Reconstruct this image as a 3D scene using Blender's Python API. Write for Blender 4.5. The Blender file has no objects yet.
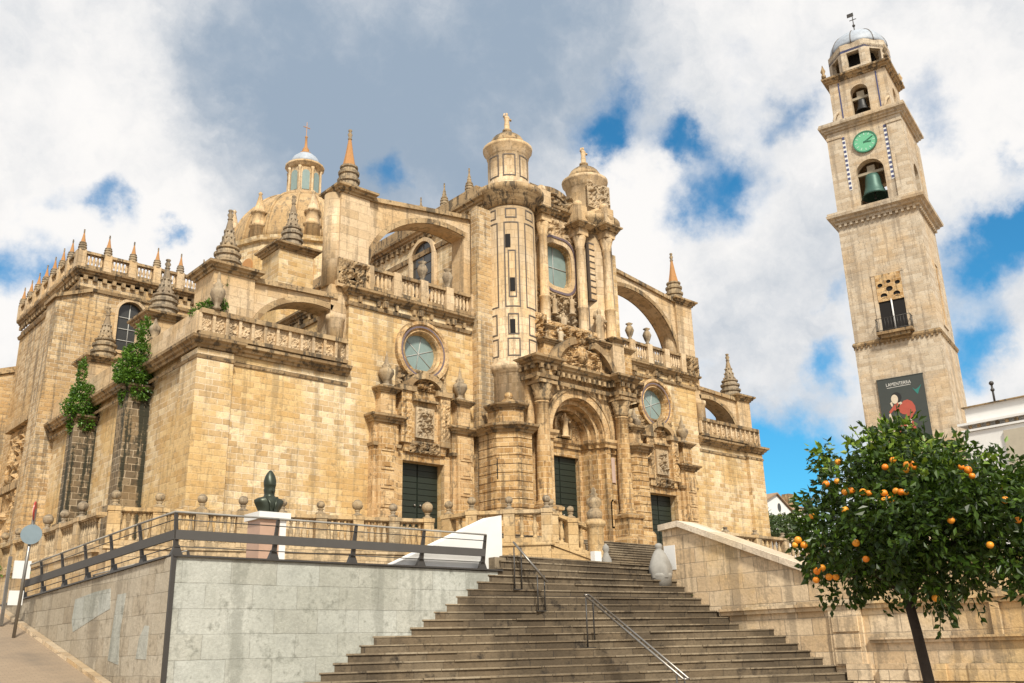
import bpy, math, random
import numpy as np
from mathutils import Vector, Matrix, noise
from mathutils.geometry import tessellate_polygon
R = math.radians
sc = bpy.context.scene
col = sc.collection

# ------------------------------------------------------------------ camera
FPX, PIT, ROLL, YAW = 940.0, 0.3173172, -0.0253, 0.7267326
EYE = Vector((0, 0, 1.6))
_fw = Vector((math.sin(YAW)*math.cos(PIT), math.cos(YAW)*math.cos(PIT), math.sin(PIT)))
_r0 = Vector((math.cos(YAW), -math.sin(YAW), 0)); _u0 = _r0.cross(_fw)
_rt = math.cos(ROLL)*_r0 + math.sin(ROLL)*_u0
_up = -math.sin(ROLL)*_r0 + math.cos(ROLL)*_u0
cam = bpy.data.cameras.new('camera'); camo = bpy.data.objects.new('camera', cam); col.objects.link(camo)
cam.sensor_width = 36; cam.lens = FPX/1024*36; cam.clip_start = .1; cam.clip_end = 3000
camo.matrix_world = Matrix(((_rt.x, _up.x, -_fw.x, EYE.x), (_rt.y, _up.y, -_fw.y, EYE.y), (_rt.z, _up.z, -_fw.z, EYE.z), (0, 0, 0, 1)))
sc.camera = camo
def ray(x, y): return (_rt*((x-512)/FPX) - _up*((y-341.5)/FPX) + _fw)

# ------------------------------------------------------------------ light
SUN_AZ, SUN_EL = 208.0, 47.0
sun = bpy.data.lights.new('sun', 'SUN'); suno = bpy.data.objects.new('sun', sun); col.objects.link(suno)
sun.energy = 4.6; sun.angle = R(7.0); sun.color = (1, .93, .8)
sd = Vector((math.sin(R(SUN_AZ))*math.cos(R(SUN_EL)), math.cos(R(SUN_AZ))*math.cos(R(SUN_EL)), math.sin(R(SUN_EL))))
suno.rotation_euler = sd.to_track_quat('Z', 'Y').to_euler(); suno.location = (0, -20, 60)
sc.view_settings.view_transform = 'Standard'; sc.view_settings.look = 'None'
sc.view_settings.exposure = 0.12; sc.view_settings.gamma = 1.0

# ------------------------------------------------------------------ node helper
class NT:
    def __init__(s, nt): s.nt = nt; s.n = nt.nodes; s.l = nt.links
    def new(s, t, ins=None, **kw):
        n = s.n.new(t)
        for k, v in kw.items(): setattr(n, k, v)
        for k, v in (ins or {}).items(): s.set(n, k, v)
        return n
    def set(s, n, k, v):
        i = n.inputs[k]
        if isinstance(v, bpy.types.NodeSocket): s.l.new(v, i)
        elif isinstance(v, bpy.types.Node): s.l.new(v.outputs[0], i)
        else: i.default_value = v
    def math(s, op, a, b=0.0, clamp=False):
        return s.new('ShaderNodeMath', {0: a, 1: b}, operation=op, use_clamp=clamp).outputs[0]
    def mix(s, f, a, b, mode='MIX'):
        n = s.new('ShaderNodeMix', data_type='RGBA', blend_type=mode)
        s.set(n, 0, f); s.set(n, 6, a); s.set(n, 7, b); return n.outputs[2]
    def noise(s, vec, scale, detail=4, rough=.55, dist=0):
        return s.new('ShaderNodeTexNoise', {'Vector': vec, 'Scale': scale, 'Detail': detail, 'Roughness': rough, 'Distortion': dist}).outputs[0]
    def ramp(s, f, a, b):   # smooth step from a to b
        return s.new('ShaderNodeMapRange', {0: f, 1: a, 2: b, 3: 0.0, 4: 1.0}, interpolation_type='SMOOTHSTEP').outputs[0]
    def scale(s, vec, v):
        return s.new('ShaderNodeVectorMath', {0: vec, 1: v}, operation='MULTIPLY').outputs[0]
def c4(c): return (c[0], c[1], c[2], 1)

# ------------------------------------------------------------------ world: Nishita sky with a broken layer of cloud
w = bpy.data.worlds.new('World'); sc.world = w; w.use_nodes = True
N = NT(w.node_tree); N.n.clear()
out = N.new('ShaderNodeOutputWorld'); bg = N.new('ShaderNodeBackground'); N.l.new(bg.outputs[0], out.inputs[0])
bg.inputs[1].default_value = 0.1
sky = N.new('ShaderNodeTexSky', sky_type='NISHITA'); sky.sun_disc = False
sky.sun_elevation = R(SUN_EL); sky.sun_rotation = R(SUN_AZ); sky.altitude = 50; sky.ozone_density = 1.6
D = N.new('ShaderNodeTexCoord').outputs['Generated']
n1 = N.new('ShaderNodeTexNoise', {'Vector': D, 'Scale': 7.0, 'Detail': 7.0, 'Roughness': .62})
wob = N.new('ShaderNodeVectorMath', {0: n1.outputs['Color'], 1: (.5, .5, .5)}, operation='SUBTRACT').outputs[0]
wob = N.scale(wob, (.16, .16, .16))
DW = N.new('ShaderNodeVectorMath', {0: D, 1: wob}, operation='ADD').outputs[0]
DW = N.new('ShaderNodeVectorMath', {0: DW}, operation='NORMALIZE').outputs[0]
def blob(px, py, r):
    d = ray(px, py).normalized(); s = r/1000.0
    dt = N.new('ShaderNodeVectorMath', {0: DW, 1: d}, operation='DOT_PRODUCT').outputs['Value']
    e = N.math('MULTIPLY', N.math('SUBTRACT', dt, 1.0), 1/(s*s))
    return N.math('POWER', math.e, e)
def addup(lst):
    acc = None
    for px, py, r, a in lst:
        t = N.math('MULTIPLY', blob(px, py, r), a); acc = t if acc is None else N.math('ADD', acc, t)
    return acc
GAPS = [(112, 192, 17, .8), (12, 268, 24, .9), (158, 246, 12, .7), (235, 228, 12, .5), (398, 186, 22, .95), (470, 30, 40, .2), (330, 250, 20, .3), (60, 180, 14, .4), (575, 116, 32, .6), (622, 100, 28, .6), (600, 130, 18, .5),
        (675, 132, 20, .95), (712, 182, 28, .85), (790, 118, 20, .7), (740, 90, 30, .25), (976, 246, 34, .95), (1008, 220, 22, .75), (995, 160, 12, .5), (928, 105, 24, .6),
        (820, 362, 18, .7), (838, 285, 14, .5), (785, 462, 42, 1.0), (970, 353, 26, .9), (1004, 324, 20, .45), (640, 370, 18, .4), (705, 360, 16, .4), (768, 500, 26, .8), (725, 440, 24, .6), (900, 300, 30, .4)]
gap = addup(GAPS)
DARK = [(270, 120, 130, .75), (420, 90, 130, .8), (520, 60, 90, .6), (330, 220, 70, .55), (470, 160, 60, .5), (230, 30, 90, .55), (40, 130, 60, .15), (590, 30, 80, .35), (760, 240, 60, .22), (720, 300, 50, .2), (960, 330, 60, .35), (900, 240, 60, .2), (10, 60, 70, .3)]
dark = N.math('MULTIPLY', addup(DARK), .82)
LITE = [(110, 90, 80, .75), (170, 230, 80, .6), (880, 140, 90, .3), (690, 260, 60, .3), (20, 310, 60, .5), (640, 180, 50, .3)]
lite = addup(LITE)
nb = N.noise(D, 3.6, 8, .6); nf = N.noise(D, 13, 6, .6)
nff = N.noise(D, 34, 5, .6)
dens = N.math('SUBTRACT', N.math('ADD', N.math('MULTIPLY', nb, 1.3), N.math('ADD', N.math('MULTIPLY', nf, .9), N.math('ADD', N.math('MULTIPLY', nff, .3), -.28))), N.math('MULTIPLY', gap, .92))
cov = N.ramp(dens, -.05, .78)
shade = N.math('ADD', N.math('MULTIPLY', N.math('SUBTRACT', N.noise(DW, 4.2, 8, .62), .5), 3.0), N.math('SUBTRACT', dark, lite))
shade = N.math('ADD', shade, N.math('MULTIPLY', N.math('SUBTRACT', nf, .5), 1.3))
shd = N.ramp(shade, -.5, 1.35)
ccol = N.mix(shd, (9.1, 8.9, 8.7, 1), (3.1, 3.9, 4.9, 1))
skyc = N.mix(1.0, sky.outputs[0], (.36, 1.18, 1.45, 1), 'MULTIPLY')
sepz = N.new('ShaderNodeSeparateXYZ', {0: D}).outputs[2]
N.l.new(N.mix(cov, skyc, ccol), bg.inputs[0])

# ------------------------------------------------------------------ materials
MATS = {}
def mat(name, rough=.85):
    m = bpy.data.materials.new(name); m.use_nodes = True; t = NT(m.node_tree); t.n.clear()
    o = t.new('ShaderNodeOutputMaterial'); b = t.new('ShaderNodeBsdfPrincipled', {'Roughness': rough})
    t.l.new(b.outputs[0], o.inputs[0]); MATS[name] = m
    return t, b
def finish(t, b, colour, height=None, dist=.02, strength=.6):
    t.set(b, 'Base Color', colour)
    if height is not None:
        bp = t.new('ShaderNodeBump', {'Height': height, 'Distance': dist, 'Strength': strength}); t.set(b, 'Normal', bp.outputs[0])
def stone(name, c1, c2, patch, mortar, bw=.8, bh=.36, dirt=.6, dirtcol=(.10, .085, .065), msize=.014, ledge=.7, patch_amt=.6, streak=.5, bump=.7, var=.55, sw=2.4):
    c1, c2, patch, mortar = [[v*1.0 for v in q] for q in (c1, c2, patch, mortar)]
    t, b = mat(name, .9)
    uv = t.new('ShaderNodeTexCoord').outputs['UV']; pos = t.new('ShaderNodeNewGeometry').outputs['Position']
    nrm = t.new('ShaderNodeNewGeometry').outputs['Normal']
    wj = t.new('ShaderNodeVectorMath', {0: uv, 1: t.scale(t.new('ShaderNodeVectorMath', {0: t.new('ShaderNodeTexNoise', {'Vector': pos, 'Scale': 1.3, 'Detail': 3.0}).outputs['Color'], 1: (.5, .5, .5)}, operation='SUBTRACT').outputs[0], (.09, .05, 0))}, operation='ADD').outputs[0]
    br = t.new('ShaderNodeTexBrick', {'Vector': wj, 'Color1': c4(c1), 'Color2': c4(c2), 'Mortar': c4(mortar), 'Scale': 1.0, 'Mortar Size': msize, 'Mortar Smooth': .35, 'Bias': 0.0, 'Brick Width': bw, 'Row Height': bh})
    # a second, coarser lattice makes single blocks paler or darker
    br2 = t.new('ShaderNodeTexBrick', {'Vector': wj, 'Color1': (0, 0, 0, 1), 'Color2': (1, 1, 1, 1), 'Mortar': (.5, .5, .5, 1), 'Scale': 1.0, 'Mortar Size': 0.0, 'Bias': 0.0, 'Brick Width': bw, 'Row Height': bh}, offset_frequency=2)
    big = t.noise(pos, .28, 5, .6); mid = t.noise(pos, 1.7, 5, .65); fine = t.noise(pos, 14, 4, .7)
    c = t.mix(t.math('MULTIPLY', t.ramp(big, .44, .58), patch_amt), br.outputs[0], c4(patch))
    c = t.mix(t.math('MULTIPLY', br2.outputs[0], var*.6), c, t.mix(1.0, c, (.74, .62, .48, 1), 'MULTIPLY'))
    k = t.math('ADD', .30, t.math('MULTIPLY', t.math('ADD', t.math('MULTIPLY', mid, .55), t.math('MULTIPLY', fine, .45)), 1.42))
    c = t.mix(1.0, c, t.new('ShaderNodeCombineColor', {0: k, 1: k, 2: k}).outputs[0], 'MULTIPLY')
    st = t.noise(t.scale(pos, (sw, sw, .055*sw)), 1.0, 6, .65)
    grit = t.noise(pos, 5.5, 6, .7)
    d1 = t.math('MULTIPLY', t.ramp(t.math('ADD', st, t.math('MULTIPLY', t.math('SUBTRACT', grit, .5), .35)), .5, .6), streak)
    d2 = t.math('MULTIPLY', t.ramp(t.math('ADD', t.math('MULTIPLY', mid, .55), t.math('MULTIPLY', grit, .45)), .5, .66), dirt)
    d = t.math('MAXIMUM', d1, d2)
    nz = t.new('ShaderNodeSeparateXYZ', {0: nrm}).outputs[2]
    led = t.math('MULTIPLY', t.ramp(nz, .35, .8), ledge)
    d = t.math('MAXIMUM', d, t.math('MULTIPLY', led, t.math('ADD', .55, t.math('MULTIPLY', fine, .6)), clamp=True), clamp=True)
    c = t.mix(d, c, c4(dirtcol))
    h = t.math('ADD', t.math('MULTIPLY', br.outputs[1], -1.0), t.math('ADD', t.math('MULTIPLY', fine, .5), t.math('MULTIPLY', br2.outputs[0], .35)))
    finish(t, b, c, h, .045, bump)
    return MATS[name]
S_MAIN = stone('limestone_ashlar', (.78, .63, .40), (.57, .415, .22), (.65, .44, .18), (.86, .74, .55), .62, .29, dirt=.6, streak=.36, patch_amt=.75, var=.95, msize=.02, sw=1.7, dirtcol=(.13, .10, .065))
S_OCHRE = stone('ochre_carved_stone', (.62, .42, .20), (.42, .255, .10), (.70, .51, .29), (.74, .57, .36), .5, .30, dirt=.85, streak=.6, var=.95, dirtcol=(.06, .042, .026), msize=.02)
S_PALE = stone('pale_limestone', (.68, .53, .35), (.58, .44, .27), (.60, .41, .20), (.5, .38, .25), 1.1, .5, dirt=.45, streak=.45, msize=.008, dirtcol=(.13, .10, .07))
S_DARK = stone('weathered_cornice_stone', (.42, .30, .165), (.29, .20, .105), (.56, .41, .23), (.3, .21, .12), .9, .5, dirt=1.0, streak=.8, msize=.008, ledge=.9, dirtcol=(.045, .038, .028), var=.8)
S_BRICK = stone('old_small_block_masonry', (.64, .49, .295), (.44, .31, .165), (.58, .385, .17), (.74, .62, .45), .55, .26, dirt=.6, streak=.6, msize=.026, bump=1, var=.9)
S_GREY = stone('mossy_grey_blocks', (.25, .19, .12), (.09, .07, .045), (.34, .25, .14), (.50, .42, .31), .6, .34, dirt=.95, streak=.95, msize=.022, dirtcol=(.022, .024, .014), var=.95)
S_TOWER = stone('tower_limestone', (.60, .515, .395), (.50, .415, .305), (.64, .47, .275), (.66, .59, .48), .95, .30, dirt=.4, streak=.5, msize=.016, patch_amt=.5, var=.6, dirtcol=(.24, .19, .14))
S_TERR = stone('terrace_limestone', (.60, .465, .29), (.46, .34, .195), (.58, .39, .17), (.4, .31, .2), .9, .42, dirt=.75, streak=.5, dirtcol=(.085, .07, .05), sw=1.4)
S_RET = stone('retaining_wall_stone', (.74, .595, .41), (.60, .455, .285), (.66, .47, .235), (.50, .40, .28), .85, .45, dirt=.5, streak=.5, patch_amt=.95, var=.8, dirtcol=(.18, .145, .105), msize=.016)
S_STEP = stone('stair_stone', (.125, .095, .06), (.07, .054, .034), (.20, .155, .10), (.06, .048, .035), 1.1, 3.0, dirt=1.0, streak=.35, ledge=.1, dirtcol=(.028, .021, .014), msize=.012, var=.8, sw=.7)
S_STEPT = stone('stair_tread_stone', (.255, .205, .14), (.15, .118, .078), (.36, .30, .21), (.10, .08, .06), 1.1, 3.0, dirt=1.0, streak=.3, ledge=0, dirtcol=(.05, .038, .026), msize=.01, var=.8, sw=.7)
S_CONC = stone('pale_concrete_blockwork', (.41, .425, .385), (.355, .37, .33), (.50, .515, .475), (.36, .37, .33), 1.1, .52, dirt=.85, streak=.45, ledge=.5, dirtcol=(.16, .165, .14), msize=.007, var=.35, sw=1.0)
S_CONCD = stone('stained_concrete_blockwork', (.43, .375, .285), (.36, .31, .23), (.50, .45, .36), (.27, .23, .165), .8, .42, dirt=.75, streak=.45, ledge=.5, dirtcol=(.15, .125, .09), msize=.01, var=.5, sw=1.2)
S_DOME = stone('dome_stone', (.52, .37, .20), (.45, .31, .16), (.42, .28, .13), (.44, .32, .18), 1.2, .7, dirt=.55, streak=.6, msize=.006, ledge=.1)
S_PIN = stone('grey_weathered_finial_stone', (.37, .30, .21), (.28, .22, .15), (.46, .34, .19), (.2, .16, .11), 1.3, .5, dirt=.9, streak=.6, msize=.004, ledge=.6, dirtcol=(.06, .052, .042))
S_COPE = stone('pale_coping_stone', (.70, .60, .47), (.60, .50, .38), (.6, .47, .3), (.4, .33, .25), 1.2, 3, dirt=.5, streak=.2, ledge=.15, msize=.008)
S_CARV = stone('grey_carved_relief', (.54, .44, .30), (.46, .36, .24), (.42, .29, .15), (.4, .31, .2), 2, 2, dirt=.75, streak=.4, msize=0, dirtcol=(.10, .08, .055))

def plain(name, c, rough=.6, metal=0, nscale=6, namt=.25, bump=0, emit=None):
    t, b = mat(name, rough); b.inputs['Metallic'].default_value = metal
    pos = t.new('ShaderNodeNewGeometry').outputs['Position']
    n = t.noise(pos, nscale, 5, .6)
    cc = t.mix(t.math('MULTIPLY', n, namt*2), c4(c), c4([v*.45 for v in c]))
    finish(t, b, cc, n if bump else None, .02, bump)
    return MATS[name]
M_DOOR = plain('dark_green_door_paint', (.017, .026, .015), .55, nscale=9, namt=.4, bump=.2)
M_VOID = plain('dark_interior', (.012, .010, .009), .9)
M_GLASS = plain('dusty_window_glass', (.26, .35, .33), .25, nscale=3, namt=.3)
M_DGLASS = plain('dark_window_glass', (.05, .05, .048), .2)
M_LEAD = plain('pale_glazing_bars', (.5, .5, .47), .5)
M_PANEL = plain('dark_tile_inlay', (.13, .105, .085), .7)
M_RING = plain('dull_tile_ring', (.17, .13, .15), .5)
M_BLUE = plain('blue_glazed_tile', (.08, .09, .20), .3)
M_TERRA = plain('terracotta_tip', (.50, .25, .09), .8, nscale=8, namt=.3)
M_TILE = plain('white_dome_tiles', (.52, .58, .66), .55, nscale=3, namt=.6)
M_RAIL = plain('dark_painted_steel', (.055, .05, .045), .45)
M_BAND = plain('grey_timber_board', (.085, .08, .075), .7, nscale=4)
M_STEEL = plain('brushed_grey_steel', (.30, .28, .25), .35, metal=.8)
M_WHITE = plain('white_render', (.80, .80, .78), .8, nscale=2.2, namt=.16)
M_OFFW = plain('grey_white_cloth', (.40, .385, .35), .9, nscale=3.5, namt=.55, bump=.5)
M_BRONZE = plain('green_black_bronze', (.045, .055, .038), .4, metal=.5)
M_PINK = plain('pink_marble', (.55, .36, .26), .4, nscale=2.5, namt=.3)
M_PINKP = plain('pale_pink_stone', (.60, .45, .38), .6)
M_CLOCK = plain('green_clock_dial', (.16, .52, .30), .45, nscale=3, namt=.15)
M_CLOCKD = plain('dark_green_clock_marks', (.05, .22, .13), .5)
M_CLOCKL = plain('pale_clock_marks', (.50, .75, .60), .5)
M_BELL = plain('verdigris_bell', (.055, .13, .105), .5, metal=.3)
M_BELLD = plain('dark_bell_metal', (.035, .035, .035), .5, metal=.3)
M_YOKE = plain('pale_bell_yoke', (.42, .36, .26), .7)
M_BARK = plain('bark', (.045, .033, .025), .9, nscale=20, namt=.4, bump=.6)
M_POSTER = plain('dark_poster_ground', (.055, .065, .06), .5, nscale=.6, namt=.3)
M_PRED = plain('poster_red', (.50, .10, .065), .5, nscale=2.5, namt=.3)
M_PSKIN = plain('poster_skin', (.72, .62, .48), .5)
M_PBLK = plain('poster_black', (.02, .02, .02), .5)
M_PTEAL = plain('poster_teal', (.03, .22, .19), .5)
M_PWHT = plain('poster_white', (.75, .74, .70), .5)
M_SIGNB = plain('grey_blue_sign_back', (.22, .29, .33), .4)
M_SIGNR = plain('sign_red', (.5, .03, .03), .4)
M_ROOF = plain('clay_roof_tiles', (.36, .24, .15), .9, nscale=4, namt=.3)
M_SHUT = plain('beige_roller_blind', (.52, .47, .37), .7)
M_HAIR = plain('dark_cloth', (.05, .05, .05), .8)
# paving
t, b = mat('brick_street_paving', .9)
pos = t.new('ShaderNodeNewGeometry').outputs['Position']
br = t.new('ShaderNodeTexBrick', {'Vector': pos, 'Color1': (.285, .215, .145, 1), 'Color2': (.255, .19, .128, 1), 'Mortar': (.21, .16, .11, 1), 'Scale': 1.0, 'Mortar Size': .008, 'Brick Width': .22, 'Row Height': .11})
k = t.noise(pos, .6, 6, .65)
finish(t, b, t.mix(t.ramp(k, .45, .8), br.outputs[0], (.15, .12, .09, 1)), br.outputs[1], .006, -.5); M_PAVE = MATS['brick_street_paving']
# leaves
def leafmat(name, a, b_, tr):
    t, b = mat(name, .42)
    rnd = t.new('ShaderNodeNewGeometry').outputs['Random Per Island']
    c = t.mix(rnd, c4(a), c4(b_)); t.set(b, 'Base Color', c); b.inputs['Specular IOR Level'].default_value = .35
    b.inputs['Roughness'].default_value = .38
    tl = t.new('ShaderNodeBsdfTranslucent'); t.set(tl, 'Color', t.mix(.5, c, c4(tr)))
    mx = t.new('ShaderNodeMixShader', {0: .22}); t.l.new(b.outputs[0], mx.inputs[1]); t.l.new(tl.outputs[0], mx.inputs[2])
    t.l.new(mx.outputs[0], [n for n in t.n if n.type == 'OUTPUT_MATERIAL'][0].inputs[0]); return MATS[name]
M_LEAF = leafmat('citrus_leaf', (.010, .026, .004), (.055, .105, .010), (.10, .18, .012))
M_YLITLEAF = leafmat('young_sunlit_citrus_leaf', (.12, .22, .02), (.20, .28, .03), (.3, .4, .04))  # lime tone for young leaves and the sun side painted into the crown
M_IVY = leafmat('ivy_leaf', (.025, .075, .008), (.13, .25, .03), (.2, .38, .04))
M_SHRUB = leafmat('shrub_leaf', (.05, .085, .03), (.09, .13, .045), (.12, .2, .04))
t, b = mat('ripe_orange_peel', .45)
oi = t.new('ShaderNodeObjectInfo').outputs['Random']; pos = t.new('ShaderNodeNewGeometry').outputs['Position']
finish(t, b, t.mix(oi, (.78, .20, .008, 1), (.80, .38, .03, 1)), t.noise(pos, 90, 2, .5), .003, .3); M_ORANGE = MATS['ripe_orange_peel']
M_PEEL = plain('orange_peel', (.80, .27, .015), .45, nscale=60, namt=.12, bump=.15)

# ------------------------------------------------------------------ mesh builder
class MB:
    def __init__(s): s.v = []; s.f = []; s.m = []; s.sm = []; s.M = Matrix.Identity(4)
    def add(s, verts, faces, m=0, smooth=False):
        k = len(s.v); s.v += [s.M @ Vector(p) for p in verts]
        for f in faces: s.f.append([i+k for i in f]); s.m.append(m); s.sm.append(smooth)
    def box(s, x0, y0, z0, x1, y1, z1, m=0):
        s.add([(x0, y0, z0), (x1, y0, z0), (x1, y1, z0), (x0, y1, z0), (x0, y0, z1), (x1, y0, z1), (x1, y1, z1), (x0, y1, z1)],
              [(0, 3, 2, 1), (4, 5, 6, 7), (0, 1, 5, 4), (1, 2, 6, 5), (2, 3, 7, 6), (3, 0, 4, 7)], m)
    def hexa(s, b, tp, m=0):     # bottom quad, top quad (same winding, ccw from above)
        n = len(b); s.add(list(b)+list(tp), [tuple(reversed(range(n))), tuple(range(n, 2*n))]+[(i, (i+1) % n, n+(i+1) % n, n+i) for i in range(n)], m)
    def slab(s, poly, z0, z1, m=0, z1s=None):
        a = sum(p[0]*q[1]-q[0]*p[1] for p, q in zip(poly, poly[1:]+poly[:1]))
        if a < 0: poly = poly[::-1]
        tess = tessellate_polygon([[Vector((p[0], p[1], 0)) for p in poly]])
        n = len(poly); V = [(p[0], p[1], z0) for p in poly]+[(p[0], p[1], z1) for p in poly]; F = []
        for tr in tess:
            A, B, C = [poly[i] for i in tr]
            if (B[0]-A[0])*(C[1]-A[1])-(B[1]-A[1])*(C[0]-A[0]) < 0: tr = tr[::-1]
            F.append(tuple(n+i for i in tr)); F.append(tuple(reversed(tr)))
        F += [(i, (i+1) % n, n+(i+1) % n, n+i) for i in range(n)]
        s.add(V, F, m)
    def plate(s, outer, holes, y0, y1, m=0, axis='y', mh=None):   # outline in (x,z) extruded along y (axis 'y'), or in (y,z) along x
        loops = [outer]+list(holes)
        flat = [p for l in loops for p in l]; n = len(flat)
        tess = tessellate_polygon([[Vector((p[0], p[1], 0)) for p in l] for l in loops])
        P = (lambda p, y: (p[0], y, p[1])) if axis == 'y' else (lambda p, y: (y, p[0], p[1]))
        V = [P(p, y0) for p in flat]+[P(p, y1) for p in flat]; F = []
        sgn = 1 if axis == 'y' else -1
        for tr in tess:
            A, B, C = [flat[i] for i in tr]
            if ((B[0]-A[0])*(C[1]-A[1])-(B[1]-A[1])*(C[0]-A[0]))*sgn < 0: tr = tr[::-1]
            F.append(tuple(tr)); F.append(tuple(n+i for i in reversed(tr)))
        s.add(V, F, m); F2 = []; k = 0
        for li, l in enumerate(loops):
            a = sum(p[0]*q[1]-q[0]*p[1] for p, q in zip(l, l[1:]+l[:1])); ccw = (a > 0) == (li == 0)
            if axis != 'y': ccw = not ccw
            L = len(l)
            for i in range(L):
                j = (i+1) % L; q = (k+i, n+k+i, n+k+j, k+j) if ccw else (k+i, k+j, n+k+j, n+k+i)
                F2.append((q, li))
            k += L
        base = len(s.v)-2*n
        for q, li in F2: s.f.append([base+i for i in q]); s.m.append(m if li == 0 or mh is None else mh); s.sm.append(False)
    def lathe(s, cx, cy, prof, n=16, m=0, rot=0.0, smooth=True, a0=0, a1=360, sx=1, sy=1):
        full = abs(a1-a0) >= 360; k = n if full else n+1; V = []; F = []
        for r, z in prof:
            for i in range(k):
                a = R(rot+a0+(a1-a0)*i/n); V.append((cx+sx*r*math.cos(a), cy+sy*r*math.sin(a), z))
        for j in range(len(prof)-1):
            for i in range(n if full else n):
                i2 = (i+1) % k if full else i+1
                F.append((j*k+i, j*k+i2, (j+1)*k+i2, (j+1)*k+i))
        s.add(V, F, m, smooth)
        if full:
            base = len(s.v)-len(V)
            if prof[0][0] > 1e-4: s.f.append([base+i for i in reversed(range(k))]); s.m.append(m); s.sm.append(False)
            if prof[-1][0] > 1e-4: s.f.append([base+(len(prof)-1)*k+i for i in range(k)]); s.m.append(m); s.sm.append(False)
    def tube(s, pts, r, n=8, m=0, r1=None):
        pts = [Vector(p) for p in pts]; V = []; F = []; L = len(pts); prev = None
        for i, p in enumerate(pts):
            d = (pts[min(i+1, L-1)]-pts[max(i-1, 0)]).normalized()
            u = d.orthogonal().normalized() if prev is None else (prev-d*prev.dot(d)).normalized()
            prev = u; v = d.cross(u); rr = r if r1 is None else (r[i] if isinstance(r, (list, tuple)) else r+(r1-r)*i/(L-1))
            for k in range(n):
                a = 2*math.pi*k/n; V.append(p+u*(rr*math.cos(a))+v*(rr*math.sin(a)))
        for i in range(L-1):
            for k in range(n):
                F.append((i*n+k, i*n+(k+1) % n, (i+1)*n+(k+1) % n, (i+1)*n+k))
        F += [tuple(reversed(range(n))), tuple((L-1)*n+k for k in range(n))]
        s.add(V, F, m, True)
    def ball(s, c, r, m=0, n=10, sq=(1, 1, 1), rough=0, seed=0):
        V = []; F = []; h = n//2+1
        for j in range(h+1):
            th = math.pi*j/h
            for i in range(n):
                a = 2*math.pi*i/n; d = Vector((math.sin(th)*math.cos(a), math.sin(th)*math.sin(a), math.cos(th)))
                k = 1+rough*noise.noise(d*2.3+Vector((seed*3.1, seed*1.7, 0)))
                V.append((c[0]+r*sq[0]*d.x*k, c[1]+r*sq[1]*d.y*k, c[2]+r*sq[2]*d.z*k))
        for j in range(h):
            for i in range(n): F.append((j*n+i, (j+1)*n+i, (j+1)*n+(i+1) % n, j*n+(i+1) % n))
        s.add(V, F, m, True)
    def sweep(s, path, prof, closed=False, m=0):   # outward is to the right of the walking direction; prof = [(out, z)]
        P = [Vector(p) for p in path]; L = len(P); K = len(prof); V = []; F = []
        for i in range(L):
            a = P[i-1] if (i > 0 or closed) else None; c = P[(i+1) % L] if (i < L-1 or closed) else None
            n1 = n2 = None
            if a is not None: d = (P[i]-a).normalized(); n1 = Vector((d.y, -d.x))
            if c is not None: d = (c-P[i]).normalized(); n2 = Vector((d.y, -d.x))
            n1 = n1 or n2; n2 = n2 or n1
            nn = (n1+n2); nn = nn/max(.3, (1+n1.dot(n2)))
            for o, z in prof: V.append((P[i].x+nn.x*o, P[i].y+nn.y*o, z))
        for i in range(L if closed else L-1):
            j = (i+1) % L
            for k in range(K): F.append((i*K+k, i*K+(k+1) % K, j*K+(k+1) % K, j*K+k))
        if not closed: F += [tuple(range(K)), tuple((L-1)*K+k for k in reversed(range(K)))]
        s.add(V, F, m)
    def relief(s, x0, x1, z0, z1, y, depth, seed, nx=30, nz=30, m=0, axis='y', freq=1.6, fade=True):
        V = []; F = []; rs = Vector((seed*7.3, seed*3.9, seed*1.1))
        for j in range(nz+1):
            for i in range(nx+1):
                u, v = i/nx, j/nz; x = x0+(x1-x0)*u; z = z0+(z1-z0)*v
                p = Vector((x*freq, z*freq, 0))+rs
                q = p+Vector((noise.noise(p*1.1), noise.noise(p*1.1+Vector((9, 4, 2))), 0))*.8
                h = abs(noise.noise(q*1.5))*1.5+abs(noise.noise(q*3.3))*.6-.25
                e = min(1, 6*min(u, 1-u), 6*min(v, 1-v)) if fade else 1
                d = depth*max(0, min(1, h))*e
                V.append((x, y-d, z) if axis == 'y' else (y-d, x, z))
        for j in range(nz):
            for i in range(nx):
                a = j*(nx+1)+i; q = (a, a+1, a+nx+2, a+nx+1)
                F.append(q if axis == 'y' else q[::-1])
        s.add(V, F, m, False)
    def build(s, name, mats, parent=None, origin=None):
        me = bpy.data.meshes.new(name)
        o = Vector(origin) if origin is not None else (Vector(parent['_o']) if parent and '_o' in parent else Vector((0, 0, 0)))
        if parent and origin is None and parent.parent: pass
        me.from_pydata([tuple(p-o) for p in s.v], [], s.f)
        mats = mats if isinstance(mats, (list, tuple)) else [mats]
        for mm in mats: me.materials.append(mm)
        me.polygons.foreach_set('material_index', s.m); me.polygons.foreach_set('use_smooth', s.sm)
        uv = me.uv_layers.new(name='UVMap'); data = np.zeros(len(me.loops)*2, dtype=np.float32); ov = np.array(o)
        me.update(); co = np.array([v.co[:] for v in me.vertices])+ov if len(me.vertices) else None
        for p in me.polygons:
            n = p.normal
            if abs(n.z) > .75: tx, ty = (1, 0, 0), (0, 1, 0)
            else:
                l = math.hypot(n.x, n.y) or 1; tx, ty = (-n.y/l, n.x/l, 0), (0, 0, 1)
            for li in p.loop_indices:
                c = co[me.loops[li].vertex_index]; data[2*li] = c[0]*tx[0]+c[1]*tx[1]; data[2*li+1] = c[1]*ty[1]+c[2]*ty[2]
        uv.data.foreach_set('uv', data)
        ob = bpy.data.objects.new(name, me); col.objects.link(ob)
        if parent is not None:
            ob.parent = parent
            if origin is not None: ob.location = o-Vector(parent['_o'])
        else: ob.location = o
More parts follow.
